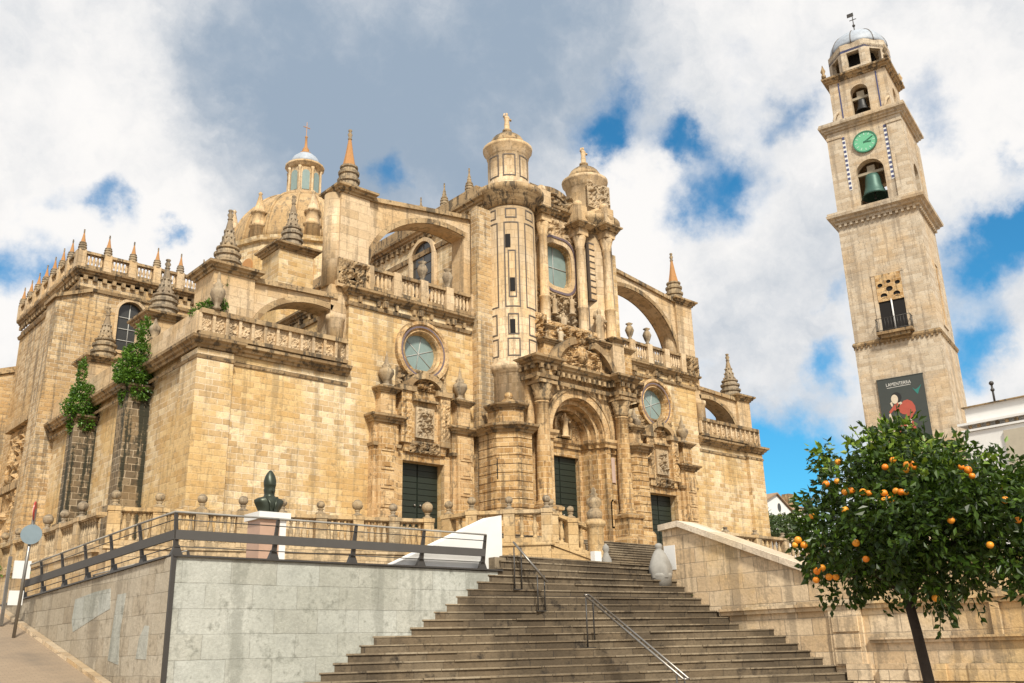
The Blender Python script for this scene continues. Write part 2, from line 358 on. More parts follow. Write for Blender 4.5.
        ob['_o'] = tuple(o)
        return ob
def tag(o, label, cat, group=None):
    o['label'] = label; o['category'] = cat
    if group: o['group'] = group
    return o
def thing(name, loc, label, cat, group=None):
    o = bpy.data.objects.new(name, None); col.objects.link(o); o.location = loc; o['_o'] = tuple(loc); o.empty_display_size = .3
    return tag(o, label, cat, group)
def struct(o): o['kind'] = 'structure'; return o
def dup(o, parent, loc, rz=0, scale=None):
    c = o.copy(); col.objects.link(c); c.parent = parent; c.location = Vector(loc)-Vector(parent['_o']) if parent is not None else loc
    c.rotation_euler = (0, 0, rz)
    if scale: c.scale = scale
    return c
def circ(cx, cz, rx, rz=None, n=32, a0=0, a1=360):
    rz = rz or rx; k = n if abs(a1-a0) >= 360 else n+1
    return [(cx+rx*math.cos(R(a0+(a1-a0)*i/n)), cz+rz*math.sin(R(a0+(a1-a0)*i/n))) for i in range(k)]
def archway(x0, x1, z0, zs, n=20):   # outline: rectangle with a round head, counter-clockwise
    cx, r = (x0+x1)/2, (x1-x0)/2
    return [(x0, z0), (x1, z0)]+circ(cx, zs, r, n=n, a0=0, a1=180)
def rect(x0, x1, z0, z1): return [(x0, z0), (x1, z0), (x1, z1), (x0, z1)]
rnd = random.Random(5)

# ================================================================== THE CATHEDRAL
CX = 38.6
cath = thing('cathedral', (38.6, 40, 7.2), 'huge golden limestone baroque cathedral with flying buttresses and dome above the stairs', 'cathedral')
def cp(mb, name, mats): return mb.build(name, mats, cath)
CORN = [(0, 0), (.12, 0), (.16, .14), (.3, .2), (.34, .32), (.52, .42), (.55, .58), (.1, .66), (0, .66)]
def corn(z, k=1.0): return [(o*k, z+h*k) for o, h in CORN]
ZB = 5.0
def dentils(m, path, z0, z1, out, w=.2, step=.42, mi=0):
    for a, b in zip(path, path[1:]):
        a, b = Vector(a), Vector(b); L = (b-a).length
        if L < w*1.5: continue
        d = (b-a)/L; n_ = Vector((d.y, -d.x)); k = max(1, int(L/step)); 
        for i in range(k):
            c = a+d*(L*(i+.5)/k); p, q = c-d*w/2-n_*.02, c+d*w/2-n_*.02; p2, q2 = q+n_*(out+.02), p+n_*(out+.02)
            quad = [p, p2 if False else q, q2 if False else q+n_*(out+.02), p+n_*(out+.02)]
            quad = [quad[0], quad[3], quad[2], quad[1]]
            m.hexa([(v.x, v.y, z0) for v in quad], [(v.x, v.y, z1) for v in quad], mi)
# --- pinnacle prototypes (origin at foot, unit height 3, radius .8)
def pinnacle_mesh(tip):
    m = MB()
    m.lathe(0, 0, [(.78, 0), (.78, .16), (.68, .19), (.66, .34), (.76, .38), (.78, .5), (.64, .54), (.62, .70), (.71, .74), (.73, .86), (.58, .90), (.54, 1.02), (.62, 1.06), (.62, 1.14), (.48, 1.18)], 14, 0, 0, False)
    m.lathe(0, 0, [(.46, 1.17), (.37, 1.45), (.27, 1.8), (.11, 2.5)], 8, tip, 22.5, False)
    if not tip:
        for k in range(8):
            for q in range(3): a = R(45*k); rr = (.42, .33, .25)[q]; m.ball((rr*math.cos(a), rr*math.sin(a), 1.3+.32*q), .065, 0, 6)
    m.lathe(0, 0, [(.10, 2.48), (.16, 2.55), (.10, 2.62), (.17, 2.76), (.08, 2.9), (.14, 2.94), (.13, 3.0)], 8, 0, 22.5, True)
    return m
pin_plain = pinnacle_mesh(0).build('pinnacle', [S_PIN, M_TERRA], cath, origin=(18.0, 41.3, 19.6))
pin_tip = pinnacle_mesh(1)
def fix(o, loc):   # meshes above are modelled at the world origin
    off = Vector(o['_o'])
    for v in o.data.vertices: v.co += off
fix(pin_plain, None)
pin_tip = pin_tip.build('pinnacle', [S_PIN, M_TERRA], cath, origin=(24.5, 40.9, 26.0)); fix(pin_tip, None)
def pin(src, x, y, z, h, r=.8): return dup(src, cath, (x, y, z), rnd.uniform(-.1, .1), (r/.8*.86, r/.8*.86, h/3))
pin_plain.scale = (.92, .92, 1.13); pin_tip.scale = (.82, .82, 1.28)

def pier(x0, x1, y0, y1, z0, z1, mt=S_PALE):
    m = MB(); m.box(x0, y0, z0, x1, y1, z1)
    m.box(x0-.12, y0-.12, z0, x1+.12, y1+.12, z0+.35)
    m.sweep([(x0, y1), (x0, y0), (x1, y0), (x1, y1)], corn(z1-.1, .7), True, 1)
    m.box(x0+.05, y0+.05, z1+.3, x1-.05, y1-.05, z1+.42, 1)
    return cp(m, 'buttress_pier', [mt, S_DARK])
def flyer(x0, x1, y0, y1, z0, ztl, ztr, lo, hi, zs, rise):
    # quarter arch: springs low at x = lo (outer pier), runs level near x = hi (inner wall)
    m = MB(); n = 22; rx = hi-lo; tt = [108*i/n for i in range(n+1)]
    f = lambda t, e: (hi-(rx+math.copysign(e, rx))*math.cos(R(t)), zs+(rise+e)*math.sin(R(t)))
    arch = [f(t, 0) for t in tt]; xe = arch[-1][0]
    if lo < hi: outl = [(x0, z0), (lo, z0)]+arch+[(xe, z0), (x1, z0), (x1, ztr), (x0, ztl)]
    else: outl = [(x0, z0), (xe, z0)]+arch[::-1]+[(lo, z0), (x1, z0), (x1, ztr), (x0, ztl)]
    m.plate(outl, [], y0, y1)
    m.plate([f(t, .003) for t in tt]+[f(t, .3) for t in tt][::-1], [], y0-.1, y1+.1, 1)
    m.plate([(x0, ztl+.003), (x1, ztr+.003), (x1, ztr+.26), (x0, ztl+.26)], [], y0-.18, y1+.18, 1)
    return cp(m, 'flying_buttress', [S_PALE, S_DARK])

# --- balustrade on the church (far away: rail, plinth, pedestals and balusters of one stretch are one part)
BAL = [(.05, 0), (.09, .02), (.05, .1), (.10, .34), (.06, .62), (.04, .7), (.08, .8), (.05, .86)]
def church_balustrade(p0, p1, z, h, nped, nb, mt=S_PALE, pedw=.5, name='balustrade'):
    m = MB(); p0 = Vector(p0); p1 = Vector(p1); L = (p1-p0).length; d = (p1-p0)/L
    m.M = Matrix.Translation((p0.x, p0.y, 0)) @ Matrix.Rotation(math.atan2(d.y, d.x), 4, 'Z')
    m.box(0, -.2, z, L, .2, z+.2, 1); m.box(0, -.2, z+h-.18, L, .2, z+h, 1)
    xs = [i*L/(nped-1) for i in range(nped)]
    for x in xs: m.box(x-pedw/2, -.24, z-.02, x+pedw/2, .24, z+h+.05)
    for a, b in zip(xs, xs[1:]):
        for k in range(nb):
            x = a+pedw/2+(b-a-pedw)*(k+.5)/nb
            m.lathe(x, 0, [(r*1.15, z+.2+t/.86*(h-.38)) for r, t in BAL], 6, 0)
    return cp(m, name, [mt, S_DARK])

# --- main body
# nave
m = MB(); m.box(33.4, 40, ZB, 43.8, 62.5, 27.9); cp(m, 'nave_wall', [S_MAIN])
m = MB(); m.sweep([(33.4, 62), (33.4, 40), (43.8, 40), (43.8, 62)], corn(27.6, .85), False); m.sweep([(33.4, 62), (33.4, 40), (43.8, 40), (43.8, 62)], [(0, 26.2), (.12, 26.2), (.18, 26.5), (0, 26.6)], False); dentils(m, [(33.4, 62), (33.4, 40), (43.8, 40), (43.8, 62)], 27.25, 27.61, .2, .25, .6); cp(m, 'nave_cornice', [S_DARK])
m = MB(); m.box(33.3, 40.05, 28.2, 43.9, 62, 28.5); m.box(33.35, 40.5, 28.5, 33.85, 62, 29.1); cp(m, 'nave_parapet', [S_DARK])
for y in (41.6, 44.2, 46.8, 49.4): pin(pin_plain, 33.7, y, 29.1, 1.75, .36)
for y in (41.6, 44.2, 46.8, 49.4): pin(pin_plain, 43.5, y, 28.5, 1.75, .36)
# strips of pier on the nave front either side of the portal
for s in (-1, 1):
    m = MB(); x0, x1 = sorted((CX+s*6.1, CX+s*4.4)); m.box(x0, 39.45, ZB, x1, 40.02, 27.0)
    m.box(min(x0, x1), 39.2, ZB, max(x0, x1), 39.5, 9.0); cp(m, 'corner_pier', [S_BRICK if s < 0 else S_MAIN])
# aisles, outer chapels
for s in (-1, 1):
    U = lambda u: CX+s*u
    def Q(pts): return [(U(u), z) for u, z in pts]
    rose = circ(U(9.7), 17.2, 1.12); door = rect(*sorted((U(9.7-1.35), U(9.7+1.35))), 7.2, 11.1)
    m = MB(); xa, xb = sorted((U(5.0), U(14.35)))
    m.plate(rect(xa, xb, ZB, 19.8), [rose, door], 40, 40.6); m.box(xa, 40.6, ZB, xa+.6, 61.5, 19.7); m.box(xb-.6, 40.6, ZB, xb, 61.5, 19.7)
    cp(m, 'aisle_wall', [S_MAIN])
    m = MB(); m.box(xa, 40.3, 19.72, xb, 61.4, 19.82); cp(m, 'aisle_roof', [M_ROOF])
    m = MB(); cpth = [(xb, 40), (xa, 40)] if s < 0 else [(xa, 40), (xb, 40), (xb, 61)]
    if s < 0: cpth = [(xa, 61), (xa, 40), (xb-1.2, 40)]
    else: cpth = [(xa+1.2, 40), (xb, 40), (xb, 61)]
    m.sweep(cpth, corn(19.5, .75)); m.sweep(cpth, [(0, 18.95), (.1, 18.95), (.14, 19.15), (0, 19.2)])
    for k in range(3):
        x = U(7.6+k*2.3); m.box(x-.13, 39.7, 19.2, x+.13, 40, 19.55)
    dentils(m, cpth, 19.2, 19.51, .2, .16, 1.1); cp(m, 'aisle_cornice', [S_DARK])
    a, b = sorted((U(6.0), U(13.2))); church_balustrade((a, 40.1), (b, 40.1), 20.1, 1.3, 5, 5)
    for u in (7.8, 9.6):
        m = MB(); x = U(u); m.lathe(x, 40.1, [(.12, 21.44), (.2, 21.5), (.1, 21.62), (.2, 21.8), (.32, 22.15), (.22, 22.4), (.12, 22.5), (.26, 22.62), (.05, 22.72)], 10); cp(m, 'urn', [S_PIN])
    # outer chapel
    ud = .3 if s < 0 else -.6
    xa, xb = sorted((U(14.35), U(21.8+ud)))
    m = MB(); m.box(xa, 40.02, ZB, xb, 61.5, 15.4)
    m.box(*(lambda q: (q[0], 39.72, ZB, q[1], 41.6, 15.0))(sorted((U(20.3+ud), U(22.05+ud)))))
    cp(m, 'chapel_wall', [S_MAIN])
    m = MB(); e = xa if s < 0 else xb
    pth = [(xa-.25, 61.5), (xa-.25, 39.72), (U(20.3+ud), 39.72), (U(20.3+ud), 40.0), (xb+.05, 40.0)] if s < 0 else [(xa-.05, 40.0), (U(20.3+ud), 40.0), (U(20.3+ud), 39.72), (xb+.25, 39.72), (xb+.25, 61.5)]
    m.sweep(pth, corn(15.05, .8)); m.sweep([(p[0], p[1]) for p in pth], [(0, 14.55), (.04, 14.55), (.07, 14.68), (0, 14.74)])
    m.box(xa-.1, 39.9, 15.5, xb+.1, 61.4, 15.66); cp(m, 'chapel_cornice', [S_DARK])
    # pierced parapet: upright slabs with sunk ornament between plain posts
    m = MB(); a, b = sorted((U(14.5), U(22.0+ud)))
    m.box(a, 39.72, 15.66, b, 40.05, 15.85, 1); m.box(a, 39.72, 16.72, b, 40.05, 16.95, 1); m.box(a, 39.92, 15.85, b, 40.02, 16.72)
    n = 12
    for k in range(n+1):
        x = a+(b-a)*k/n; m.box(x-.07, 39.78, 15.85, x+.07, 40.0, 16.72)
    for k in range(n):
        x = a+(b-a)*k/n; m.relief(x+.07, x+(b-a)/n-.07, 15.87, 16.7, 39.918, .13, k+3*s+20, 12, 14, 0, 'y', 4.5)
    cp(m, 'pierced_parapet', [S_PALE, S_DARK])
    if s < 0:
        m = MB(); m.box(16.2, 40.05, 15.66, 16.5, 61.3, 16.9); cp(m, 'side_parapet', [S_PALE])
    # piers and flying buttresses
    xo = sorted((U(19.6), U(21.7 if s < 0 else 21.15))); xi0 = sorted((U(13.15), U(14.95)))
    for k, y in enumerate((40.15, 48.0, 57.4)):
        if s > 0 and k: continue
        zo = 19.2-(0, .2, .3)[k]
        pier(xo[0], xo[1], y, y+2.1, 15.66, zo)
        if not (s < 0 and k == 0): pin(pin_plain, (xo[0]+xo[1])/2, y+1.05, zo+.4, 3.5, .95)
        yi = y if k == 0 else y-.5
        xi = xi0 if k == 0 else [23.9, 26.2]; dyi = 1.45 if k == 0 else 2.2
        zi = 25.5-(0, .7, 1.2)[k]
        pier(xi[0], xi[1], yi, yi+dyi, 19.9 if k == 0 else 15.6, zi, S_PALE if k == 0 else S_MAIN)
        if k == 0:
            m = MB(); xr = U(15.0) if s < 0 else U(13.7)
            for xx in ((xi[0]+.1,)): m.lathe(xx, yi+.75, [(.62, 20.0), (.62, 25.4)], 16)
            xd = sorted((U(13.3), U(15.3))); m.box(xd[0], yi+.1, 15.5, xd[1], yi+1.4, 20.0); m.lathe(U(15.0), yi+.1, [(.42, 15.6), (.42, 17.9), (.5, 18.0), (.5, 18.25), (.4, 18.3)], 14)
            cp(m, 'engaged_shaft', [S_PALE])
            m = MB(); m.relief(xi[0]-.1, xi[1]+.1, 20.1, 21.5, yi-.16, .35, 5+s, 26, 16, 0, freq=2.6); m.box(xi[0]-.1, yi-.16, 20.1, xi[1]+.1, yi+.02, 21.5); cp(m, 'carved_corbel', [S_DARK])
        if not (s < 0 and k == 0): pin(pin_tip if k == 0 else pin_plain, (xi[0]+xi[1])/2, yi+.75, zi+.4, (3.9 if k == 0 else 3.6), .8 if k == 0 else .85)
        if s < 0:
            flyer(xi[1]-.05, 33.42, yi+.15, yi+1.3, 20.0, zi-.1, 26.5, xi[1]+.1, 30.6, 21.2, 4.15) if k == 0 else None
            flyer(xo[1]-.05, xi[0]+.02, y+.2, y+1.3, 15.66, zo-.2, zo+.0, xo[1]+.2, xo[1]+3.4, 16.3, 2.35)
        else:
            flyer(43.78, xi[0]+.05, yi+.15, yi+1.3, 20.0, 26.5, zi-.1, xi[0]-.1, 46.6, 21.2, 4.15) if k == 0 else None
            flyer(xi[1]-.02, xo[0]+.05, y+.2, y+1.3, 15.66, zo+0, zo-.2, xo[0]-.2, xo[0]-3.4, 16.3, 2.35)
    # rose window
    m = MB(); prof = [(1.05, 40.35), (1.12, 39.98), (1.2, 39.86), (1.3, 39.92), (1.36, 39.80), (1.5, 39.80), (1.56, 39.72), (1.74, 39.74), (1.78, 40.02)]
    V = []; F = []; n = 40
    for r, y in prof: V += [(U(9.7)+r*math.cos(2*math.pi*i/n), y, 17.2+r*math.sin(2*math.pi*i/n)) for i in range(n)]
    for j in range(len(prof)-1): F += [(j*n+i, (j+1)*n+i, (j+1)*n+(i+1) % n, j*n+(i+1) % n) for i in range(n)]
    m.add(V, [f[::-1] for f in F], 0)
    V = []
    for r in (1.37, 1.47): V += [(U(9.7)+r*math.cos(2*math.pi*i/n), 39.795, 17.2+r*math.sin(2*math.pi*i/n)) for i in range(n)]
    m.add(V, [(i, (i+1) % n, n+(i+1) % n, n+i) for i in range(n)], 1)
    rw = cp(m, 'rose_window', [S_OCHRE, M_RING])
    m = MB(); m.plate(circ(U(9.7), 17.2, 1.14), [], 40.3, 40.36); m.build('pane', [M_GLASS], rw)
    m = MB()
    for a in (20, 80, 140): m.tube([(U(9.7)+1.05*math.cos(R(a)), 40.29, 17.2+1.05*math.sin(R(a))), (U(9.7)-1.05*math.cos(R(a)), 40.29, 17.2-1.05*math.sin(R(a)))], .025, 5)
    m.build('glazing_bars', [M_LEAD], rw)
    # side portal (pilasters, cornice blocks, niche, curved pediment)
    m = MB(); xc = U(9.7)
    for q in (-1, 1):
        x0, x1 = sorted((xc+q*1.75, xc+q*3.25)); x0b, x1b = sorted((xc+q*2.0, xc+q*3.05))
        m.box(x0, 39.55, ZB, x1, 40.01, 12.9); m.box(x0b, 39.35, ZB, x1b, 39.58, 12.7)
        [m.box(x0b+.14, 39.30, za, x1b-.14, 39.36, zb_) for za, zb_ in ((8.5, 9.3), (9.45, 10.25), (10.4, 11.2), (11.35, 12.5))]; [m.box(x0b+.3, 39.26, za, x1b-.3, 39.31, zb_) for za, zb_ in ((8.66, 9.14), (9.61, 10.09), (10.56, 11.04), (11.5, 12.35))]
        m.box(x0b-.1, 39.2, ZB, x1b+.1, 39.6, 8.3)
        m.sweep([(x0, 40), (x0, 39.5), (x1, 39.5), (x1, 40)], corn(12.85, .65), False, 1)
        m.sweep([(x0, 40), (x0, 39.5), (x1, 39.5), (x1, 40)], [(0, 11.6), (.08, 11.6), (.12, 11.75), (0, 11.8)], False, 1)
        m.box(x0+.35, 39.5, 13.35, x1-.25, 40.01, 14.5); m.sweep([(x0+.35, 40), (x0+.35, 39.5), (x1-.25, 39.5), (x1-.25, 40)], corn(14.45, .5), False, 1)
        jx0, jx1 = sorted((xc+q*1.35, xc+q*1.72)); m.box(jx0, 39.72, ZB, jx1, 40.02, 11.5)
    m.box(xc-1.75, 39.75, 11.1, xc+1.75, 40.02, 11.55); m.box(xc-1.35, 39.6, 11.55, xc+1.35, 40.01, 12.0)
    m.relief(xc-1.0, xc+1.0, 11.5, 12.15, 39.6, .35, 11+s, 24, 10, 1, freq=3)
    # aedicule
    for q in (-1, 1):
        x0, x1 = sorted((xc+q*.95, xc+q*1.6)); m.box(x0, 39.5, 12.0, x1, 40.01, 14.9); m.relief(x0, x1, 12.2, 14.7, 39.498, .15, 40+q+s, 8, 24, 0, freq=3)
    m.box(xc-.95, 39.75, 12.0, xc+.95, 40.01, 14.9)
    m.box(xc-1.8, 39.38, 14.75, xc-.7, 40.01, 15.05, 1); m.box(xc+.7, 39.38, 14.75, xc+1.8, 40.01, 15.05, 1); m.box(xc-.8, 39.45, 14.3, xc+.8, 40.01, 14.42, 1)
    arcO = circ(xc, 14.85, 1.35, 1.05, 16, 10, 170); arcI = circ(xc, 14.85, 1.0, .72, 16, 10, 170)
    m.plate(arcO+arcI[::-1], [], 39.42, 40.01, 1)
    m.relief(xc-.9, xc+.9, 14.85, 15.6, 39.9, .5, 22+s, 20, 12, 0, freq=3)
    m.relief(xc-1.7, xc+1.7, 15.1, 16.2, 39.99, .6, 27+s, 30, 14, 1, freq=2.4)
    m.relief(xc-1.9, xc+1.9, 13.2, 14.5, 39.96, .25, 61+s, 30, 14, 0, freq=2.4)
    cp(m, 'side_portal', [S_OCHRE, S_DARK])
    m = MB(); m.box(xc-.6, 39.6, 12.35, xc+.6, 39.76, 14.0); m.relief(xc-.55, xc+.55, 12.4, 13.95, 39.598, .3, 33+s, 18, 24, 0, freq=3.2); cp(m, 'niche_relief', [S_CARV])
    for q in (-1, 1):
        x = xc+q*2.45; m = MB()
        m.lathe(x, 39.72, [(.28, 14.78), (.3, 14.9), (.14, 15.0), (.22, 15.12), (.42, 15.5), (.40, 15.7), (.2, 15.85), (.26, 15.95), (.12, 16.1), (.06, 16.5), (.02, 16.75)], 12); cp(m, 'urn', [S_PIN])
    # door leaves
    for q in (-1, 1):
        x0, x1 = sorted((xc+q*.015, xc+q*1.35)); m = MB(); m.box(x0, 40.36, 7.2, x1, 40.42, 11.1)
        for k in range(12): m.box(x0+.03, 40.31, 7.24+k*.32, x1-.03, 40.38, 7.24+k*.32+.285)
        d = cp(m, 'door', [M_DOOR])
        m = MB(); m.ball((xc+q*.18, 40.27, 8.9), .07, 0, 8); m.build('door_knob', [M_STEEL], d)
# nave clerestory windows on the side, seen under the flyer
for y in (46.0, 53.6):
    m = MB(); m.plate(archway(y-1.4, y+1.4, 23.0, 26.0), [archway(y-1.15, y+1.15, 23.2, 26.0)], 33.15, 33.42, 0, 'x'); wn = cp(m, 'clerestory_window', [S_PALE])
    m = MB(); m.plate(archway(y-1.15, y+1.15, 23.2, 26.0), [], 33.36, 33.39, 0, 'x'); m.build('pane', [M_DGLASS], wn)
    m = MB(); m.tube([(33.34, y, 23.2), (33.34, y, 27.1)], .03, 5)
    for z in (24, 24.8, 25.6, 26.4): m.tube([(33.34, y-1.1, z), (33.34, y+1.1, z)], .02, 5)
    m.build('glazing_bars', [M_PANEL], wn)
# side buttresses with mossy blocks
for y in (45.6, 53.4):
    m = MB(); m.box(15.3, y, ZB, 16.82, y+1.1, 14.2); m.box(15.15, y-.1, ZB, 16.82, y+1.25, 8.6)
    m.sweep([(15.3, y), (16.82, y)], corn(14.1, .6)); m.sweep([(16.82, y+1.1), (15.3, y+1.1), (15.3, y)], corn(14.1, .6))
    m.hexa([(15.35, y+.05, 14.5), (16.8, y+.05, 14.5), (16.8, y+1.05, 14.5), (15.35, y+1.05, 14.5)], [(16.1, y+.2, 16.2), (16.8, y+.2, 16.2), (16.8, y+.9, 16.2), (16.1, y+.9, 16.2)])
    cp(m, 'side_buttress', [S_GREY])

# --- main portal
YP = 37.8
m = MB()
m.plate(rect(34.7, 42.5, ZB, 16.9), [archway(36.45, 40.75, 6.0, 13.45)], YP, YP+.35)
m.plate(rect(35.0, 42.2, ZB, 16.9), [archway(36.7, 40.5, 6.0, 13.45)], YP+.35, YP+.8)
m.plate(rect(35.0, 42.2, ZB, 16.9), [archway(36.95, 40.25, 6.0, 13.45)], YP+.8, YP+1.45)
m.plate(rect(35.0, 42.2, ZB, 16.9), [rect(37.2, 40.0, 6.0, 12.45)], YP+1.45, YP+1.9)
m.box(34.7, YP+.36, ZB, 35.0, 40, 16.9); m.box(42.2, YP+.36, ZB, 42.5, 40, 16.9); m.box(34.7, YP+.36, 16.4, 42.5, 40, 16.88)
arO = circ(CX, 13.45, 2.85, n=28, a0=0, a1=180); arI = circ(CX, 13.45, 2.2, n=28, a0=0, a1=180)
m.plate(arO+arI[::-1], [], YP-.14, YP+.002)
arO = circ(CX, 13.45, 2.75, n=28, a0=0, a1=180); arI = circ(CX, 13.45, 2.62, n=28, a0=0, a1=180)
m.plate(arO+arI[::-1], [], YP-.2, YP-.1, 1)
cp(m, 'portal_arch', [S_OCHRE, S_DARK])
m = MB()
pth = [(35.6, YP-.12), (36.45, YP-.12), (36.45, YP+.36), (36.7, YP+.36), (36.7, YP+.81), (36.95, YP+.81), (36.95, YP+1.44), (40.25, YP+1.44), (40.25, YP+.81), (40.5, YP+.81), (40.5, YP+.36), (40.75, YP+.36), (40.75, YP-.12), (41.6, YP-.12)]
m.sweep(pth, [(0, 12.95), (.1, 12.95), (.12, 13.1), (.24, 13.25), (.26, 13.42), (0, 13.46)]); cp(m, 'impost_band', [S_OCHRE])
m = MB(); m.relief(37.0, 40.2, 13.5, 15.0, YP+1.44, .3, 71, 34, 20, 0, freq=1.8); m.plate(archway(37.9, 39.3, 13.5, 14.3), [archway(38.1, 39.1, 13.5, 14.3)], YP+1.2, YP+1.46); cp(m, 'tympanum', [S_OCHRE])
def statue(name, x, y, z, h, mt, parent=cath, lean=0):
    m = MB(); k = h
    m.lathe(x, y, [(.20*k, z), (.2*k, z+.06*k), (.13*k, z+.1*k), (.15*k, z+.3*k), (.12*k, z+.5*k), (.16*k, z+.68*k), (.13*k, z+.78*k), (.05*k, z+.82*k), (.055*k, z+.84*k), (.075*k, z+.9*k), (.06*k, z+.97*k), (.01*k, z+k)], 10, sx=1, sy=.75)
    m.tube([(x+.13*k, y, z+.74*k), (x+.2*k, y-.06*k, z+.6*k), (x+.12*k, y-.14*k, z+.62*k)], .04*k, 6); m.tube([(x-.13*k, y, z+.74*k), (x-.22*k, y-.02*k, z+.66*k), (x-.2*k, y-.06*k, z+.86*k)], .04*k, 6)
    return m.build(name, [mt], parent)
statue('statue', 38.6, 38.85, 13.5, 1.5, S_PALE)
for q in (-1, 1):
    x0, x1 = sorted((CX+q*.015, CX+q*1.4)); m = MB(); m.box(x0, YP+1.75, 7.2, x1, YP+1.8, 12.45)
    for k in range(17): m.box(x0+.03, YP+1.70, 7.24+k*.345, x1-.03, YP+1.77, 7.24+k*.345+.31)
    d = cp(m, 'door', [M_DOOR]); m = MB(); m.ball((CX+q*.2, YP+1.66, 9), .08, 0, 8); m.build('door_knob', [M_STEEL], d)
# small panel and niche set in the right jamb
m = MB(); m.box(41.05, YP-.06, 10.9, 41.55, YP+.02, 12.4); cp(m, 'pale_tablet', [M_PINKP])
m = MB(); m.plate(archway(40.95, 41.6, 8.2, 9.6), [archway(41.05, 41.5, 8.3, 9.6)], YP-.1, YP+.01, 0); cp(m, 'niche_frame', [S_OCHRE])
m = MB(); m.plate(circ(41.3, 12.6, .45, .5, 12, 0, 180), [circ(41.3, 12.65, .28, .3, 10, 0, 180)], YP-.12, YP+.01); cp(m, 'tablet_hood', [S_OCHRE])
for q in (-1, 1):
    V_ = lambda u: CX+q*u
    # angled buttress pier
    poly = [(V_(6.15), 39.5), (V_(6.15), 38.0), (V_(5.3), 37.15), (V_(4.3), 37.15), (V_(3.9), 37.7), (V_(3.9), 39.5)]
    path = poly if q < 0 else poly[::-1]
    m = MB(); cc = Vector((V_(5.0), 38.6)); m.slab([tuple((Vector(p)-cc)*.965+cc) for p in poly], ZB, 13.0)
    for zz in range(17): m.slab(poly, ZB+.47*zz+.03, ZB+.47*zz+.45)
    m.sweep([p for p in path], [(0, 7.0), (.2, 7.0), (.2, 7.9), (.1, 8.1), (0, 8.15)]); m.sweep(path, corn(12.85, .8), False, 1)
    c = Vector((V_(5.0), 38.3)); poly2 = [tuple((Vector(p)-c)*.68+c) for p in poly]; path2 = poly2 if q < 0 else poly2[::-1]
    m.slab(poly2, 13.3, 14.35); m.sweep(path2, corn(14.2, .6), False, 1)
    m.hexa([(V_(5.0)-.5, 37.75, 14.55), (V_(5.0)+.5, 37.75, 14.55), (V_(5.0)+.5, 38.7, 14.55), (V_(5.0)-.5, 38.7, 14.55)], [(V_(5.0)-.18, 38.1, 14.95), (V_(5.0)+.18, 38.1, 14.95), (V_(5.0)+.18, 38.4, 14.95), (V_(5.0)-.18, 38.4, 14.95)])
    m.ball((V_(5.0), 38.2, 15.1), .24); cp(m, 'portal_pier', [S_OCHRE, S_DARK])
    m = MB(); m.box(V_(6.0)-.14, 37.95, 10.3, V_(6.0)+.14, 38.2, 11.4); cp(m, 'slit_window', [M_VOID])
    # column
    x, y = V_(3.3), 37.3
    m = MB(); m.box(x-.62, y-.62, ZB, x+.62, YP+.01, 8.9); m.sweep([(x-.62, YP), (x-.62, y-.62), (x+.62, y-.62), (x+.62, YP)], [(0, 8.7), (.1, 8.75), (.12, 8.9), (0, 9.0)], False); m.sweep([(x-.62, YP), (x-.62, y-.62), (x+.62, y-.62), (x+.62, YP)], [(0, 6.9), (.16, 6.9), (.16, 7.5), (.06, 7.65), (0, 7.7)], False)
    m.lathe(x, y, [(.54, 8.95), (.56, 9.1), (.48, 9.16), (.5, 9.24), (.42, 9.32), (.43, 11), (.4, 13), (.37, 14.75), (.42, 14.78), (.42, 14.85)], 18)
    m.lathe(x, y, [(.38, 14.85), (.46, 15.05), (.42, 15.15), (.54, 15.4), (.48, 15.45), (.66, 15.75), (.62, 15.8)], 12, 1)
    m.box(x-.66, y-.66, 15.8, x+.66, YP+.02, 15.98, 1); m.box(x-.5, y-.5, 15.98, x+.5, YP+.02, 16.9)
    cp(m, 'column', [S_OCHRE, S_DARK])
    m = MB(); x0, x1 = sorted((V_(2.15), V_(2.6))); m.box(x0, YP-.1, ZB, x1, YP+.01, 12.95); cp(m, 'pilaster', [S_OCHRE])
m = MB()
ent = [(34.5, 39.2), (34.5, 36.75), (36.0, 36.75), (36.0, 37.45), (41.2, 37.45), (41.2, 36.75), (42.6, 36.75), (42.6, 37.5), (43.8, 37.5), (44.5, 38.2), (44.5, 39.4)]
m.sweep(ent, corn(16.85, .8)); m.slab(ent, 16.88, 17.35); m.sweep(ent, [(0, 16.1), (.05, 16.1), (.1, 16.3), (0, 16.35)])
dentils(m, ent, 16.6, 16.86, .2); cp(m, 'portal_entablature', [S_DARK])
# broken curved pediment with carved group
m = MB()
for a0, a1 in ((18, 72), (108, 162)):
    o = circ(CX+.2, 16.9, 2.75, 2.35, 12, a0, a1); i = circ(CX+.2, 16.9, 2.35, 1.95, 12, a0, a1); m.plate(o+i[::-1], [], 37.0, 38.6, 1)
    i2 = circ(CX+.2, 16.9, 2.36, 1.96, 12, a0, a1); m.plate(i2+[(CX+.2+2.3*math.cos(R(a1)), 17.4), (CX+.2+2.3*math.cos(R(a0)), 17.4)], [], 37.6, 38.5, 0)
m.relief(36.6, 40.8, 17.4, 20.2, 37.9, .7, 81, 80, 56, 2, freq=2.6); m.box(36.5, 37.92, 17.3, 40.9, 39.6, 20.0, 0)
m.relief(36.9, 40.4, 17.38, 18.6, 37.3, .4, 83, 70, 28, 2, freq=3.2); m.ball((CX, 37.2, 18.2), .45, 2, 12, (1, .6, 1.2), .3, 5)
cp(m, 'broken_pediment', [S_OCHRE, S_DARK, S_OCHRE])
for sx, sz, hh in ((37.3, 18.4, 1.4), (39.9, 18.5, 1.4), (38.6, 19.6, 1.7), (37.9, 21.0, 1.3), (39.4, 21.3, 1.3)): statue('carved_figure', sx, 37.6 if sz < 19 else 38.6, sz, hh, S_CARV)
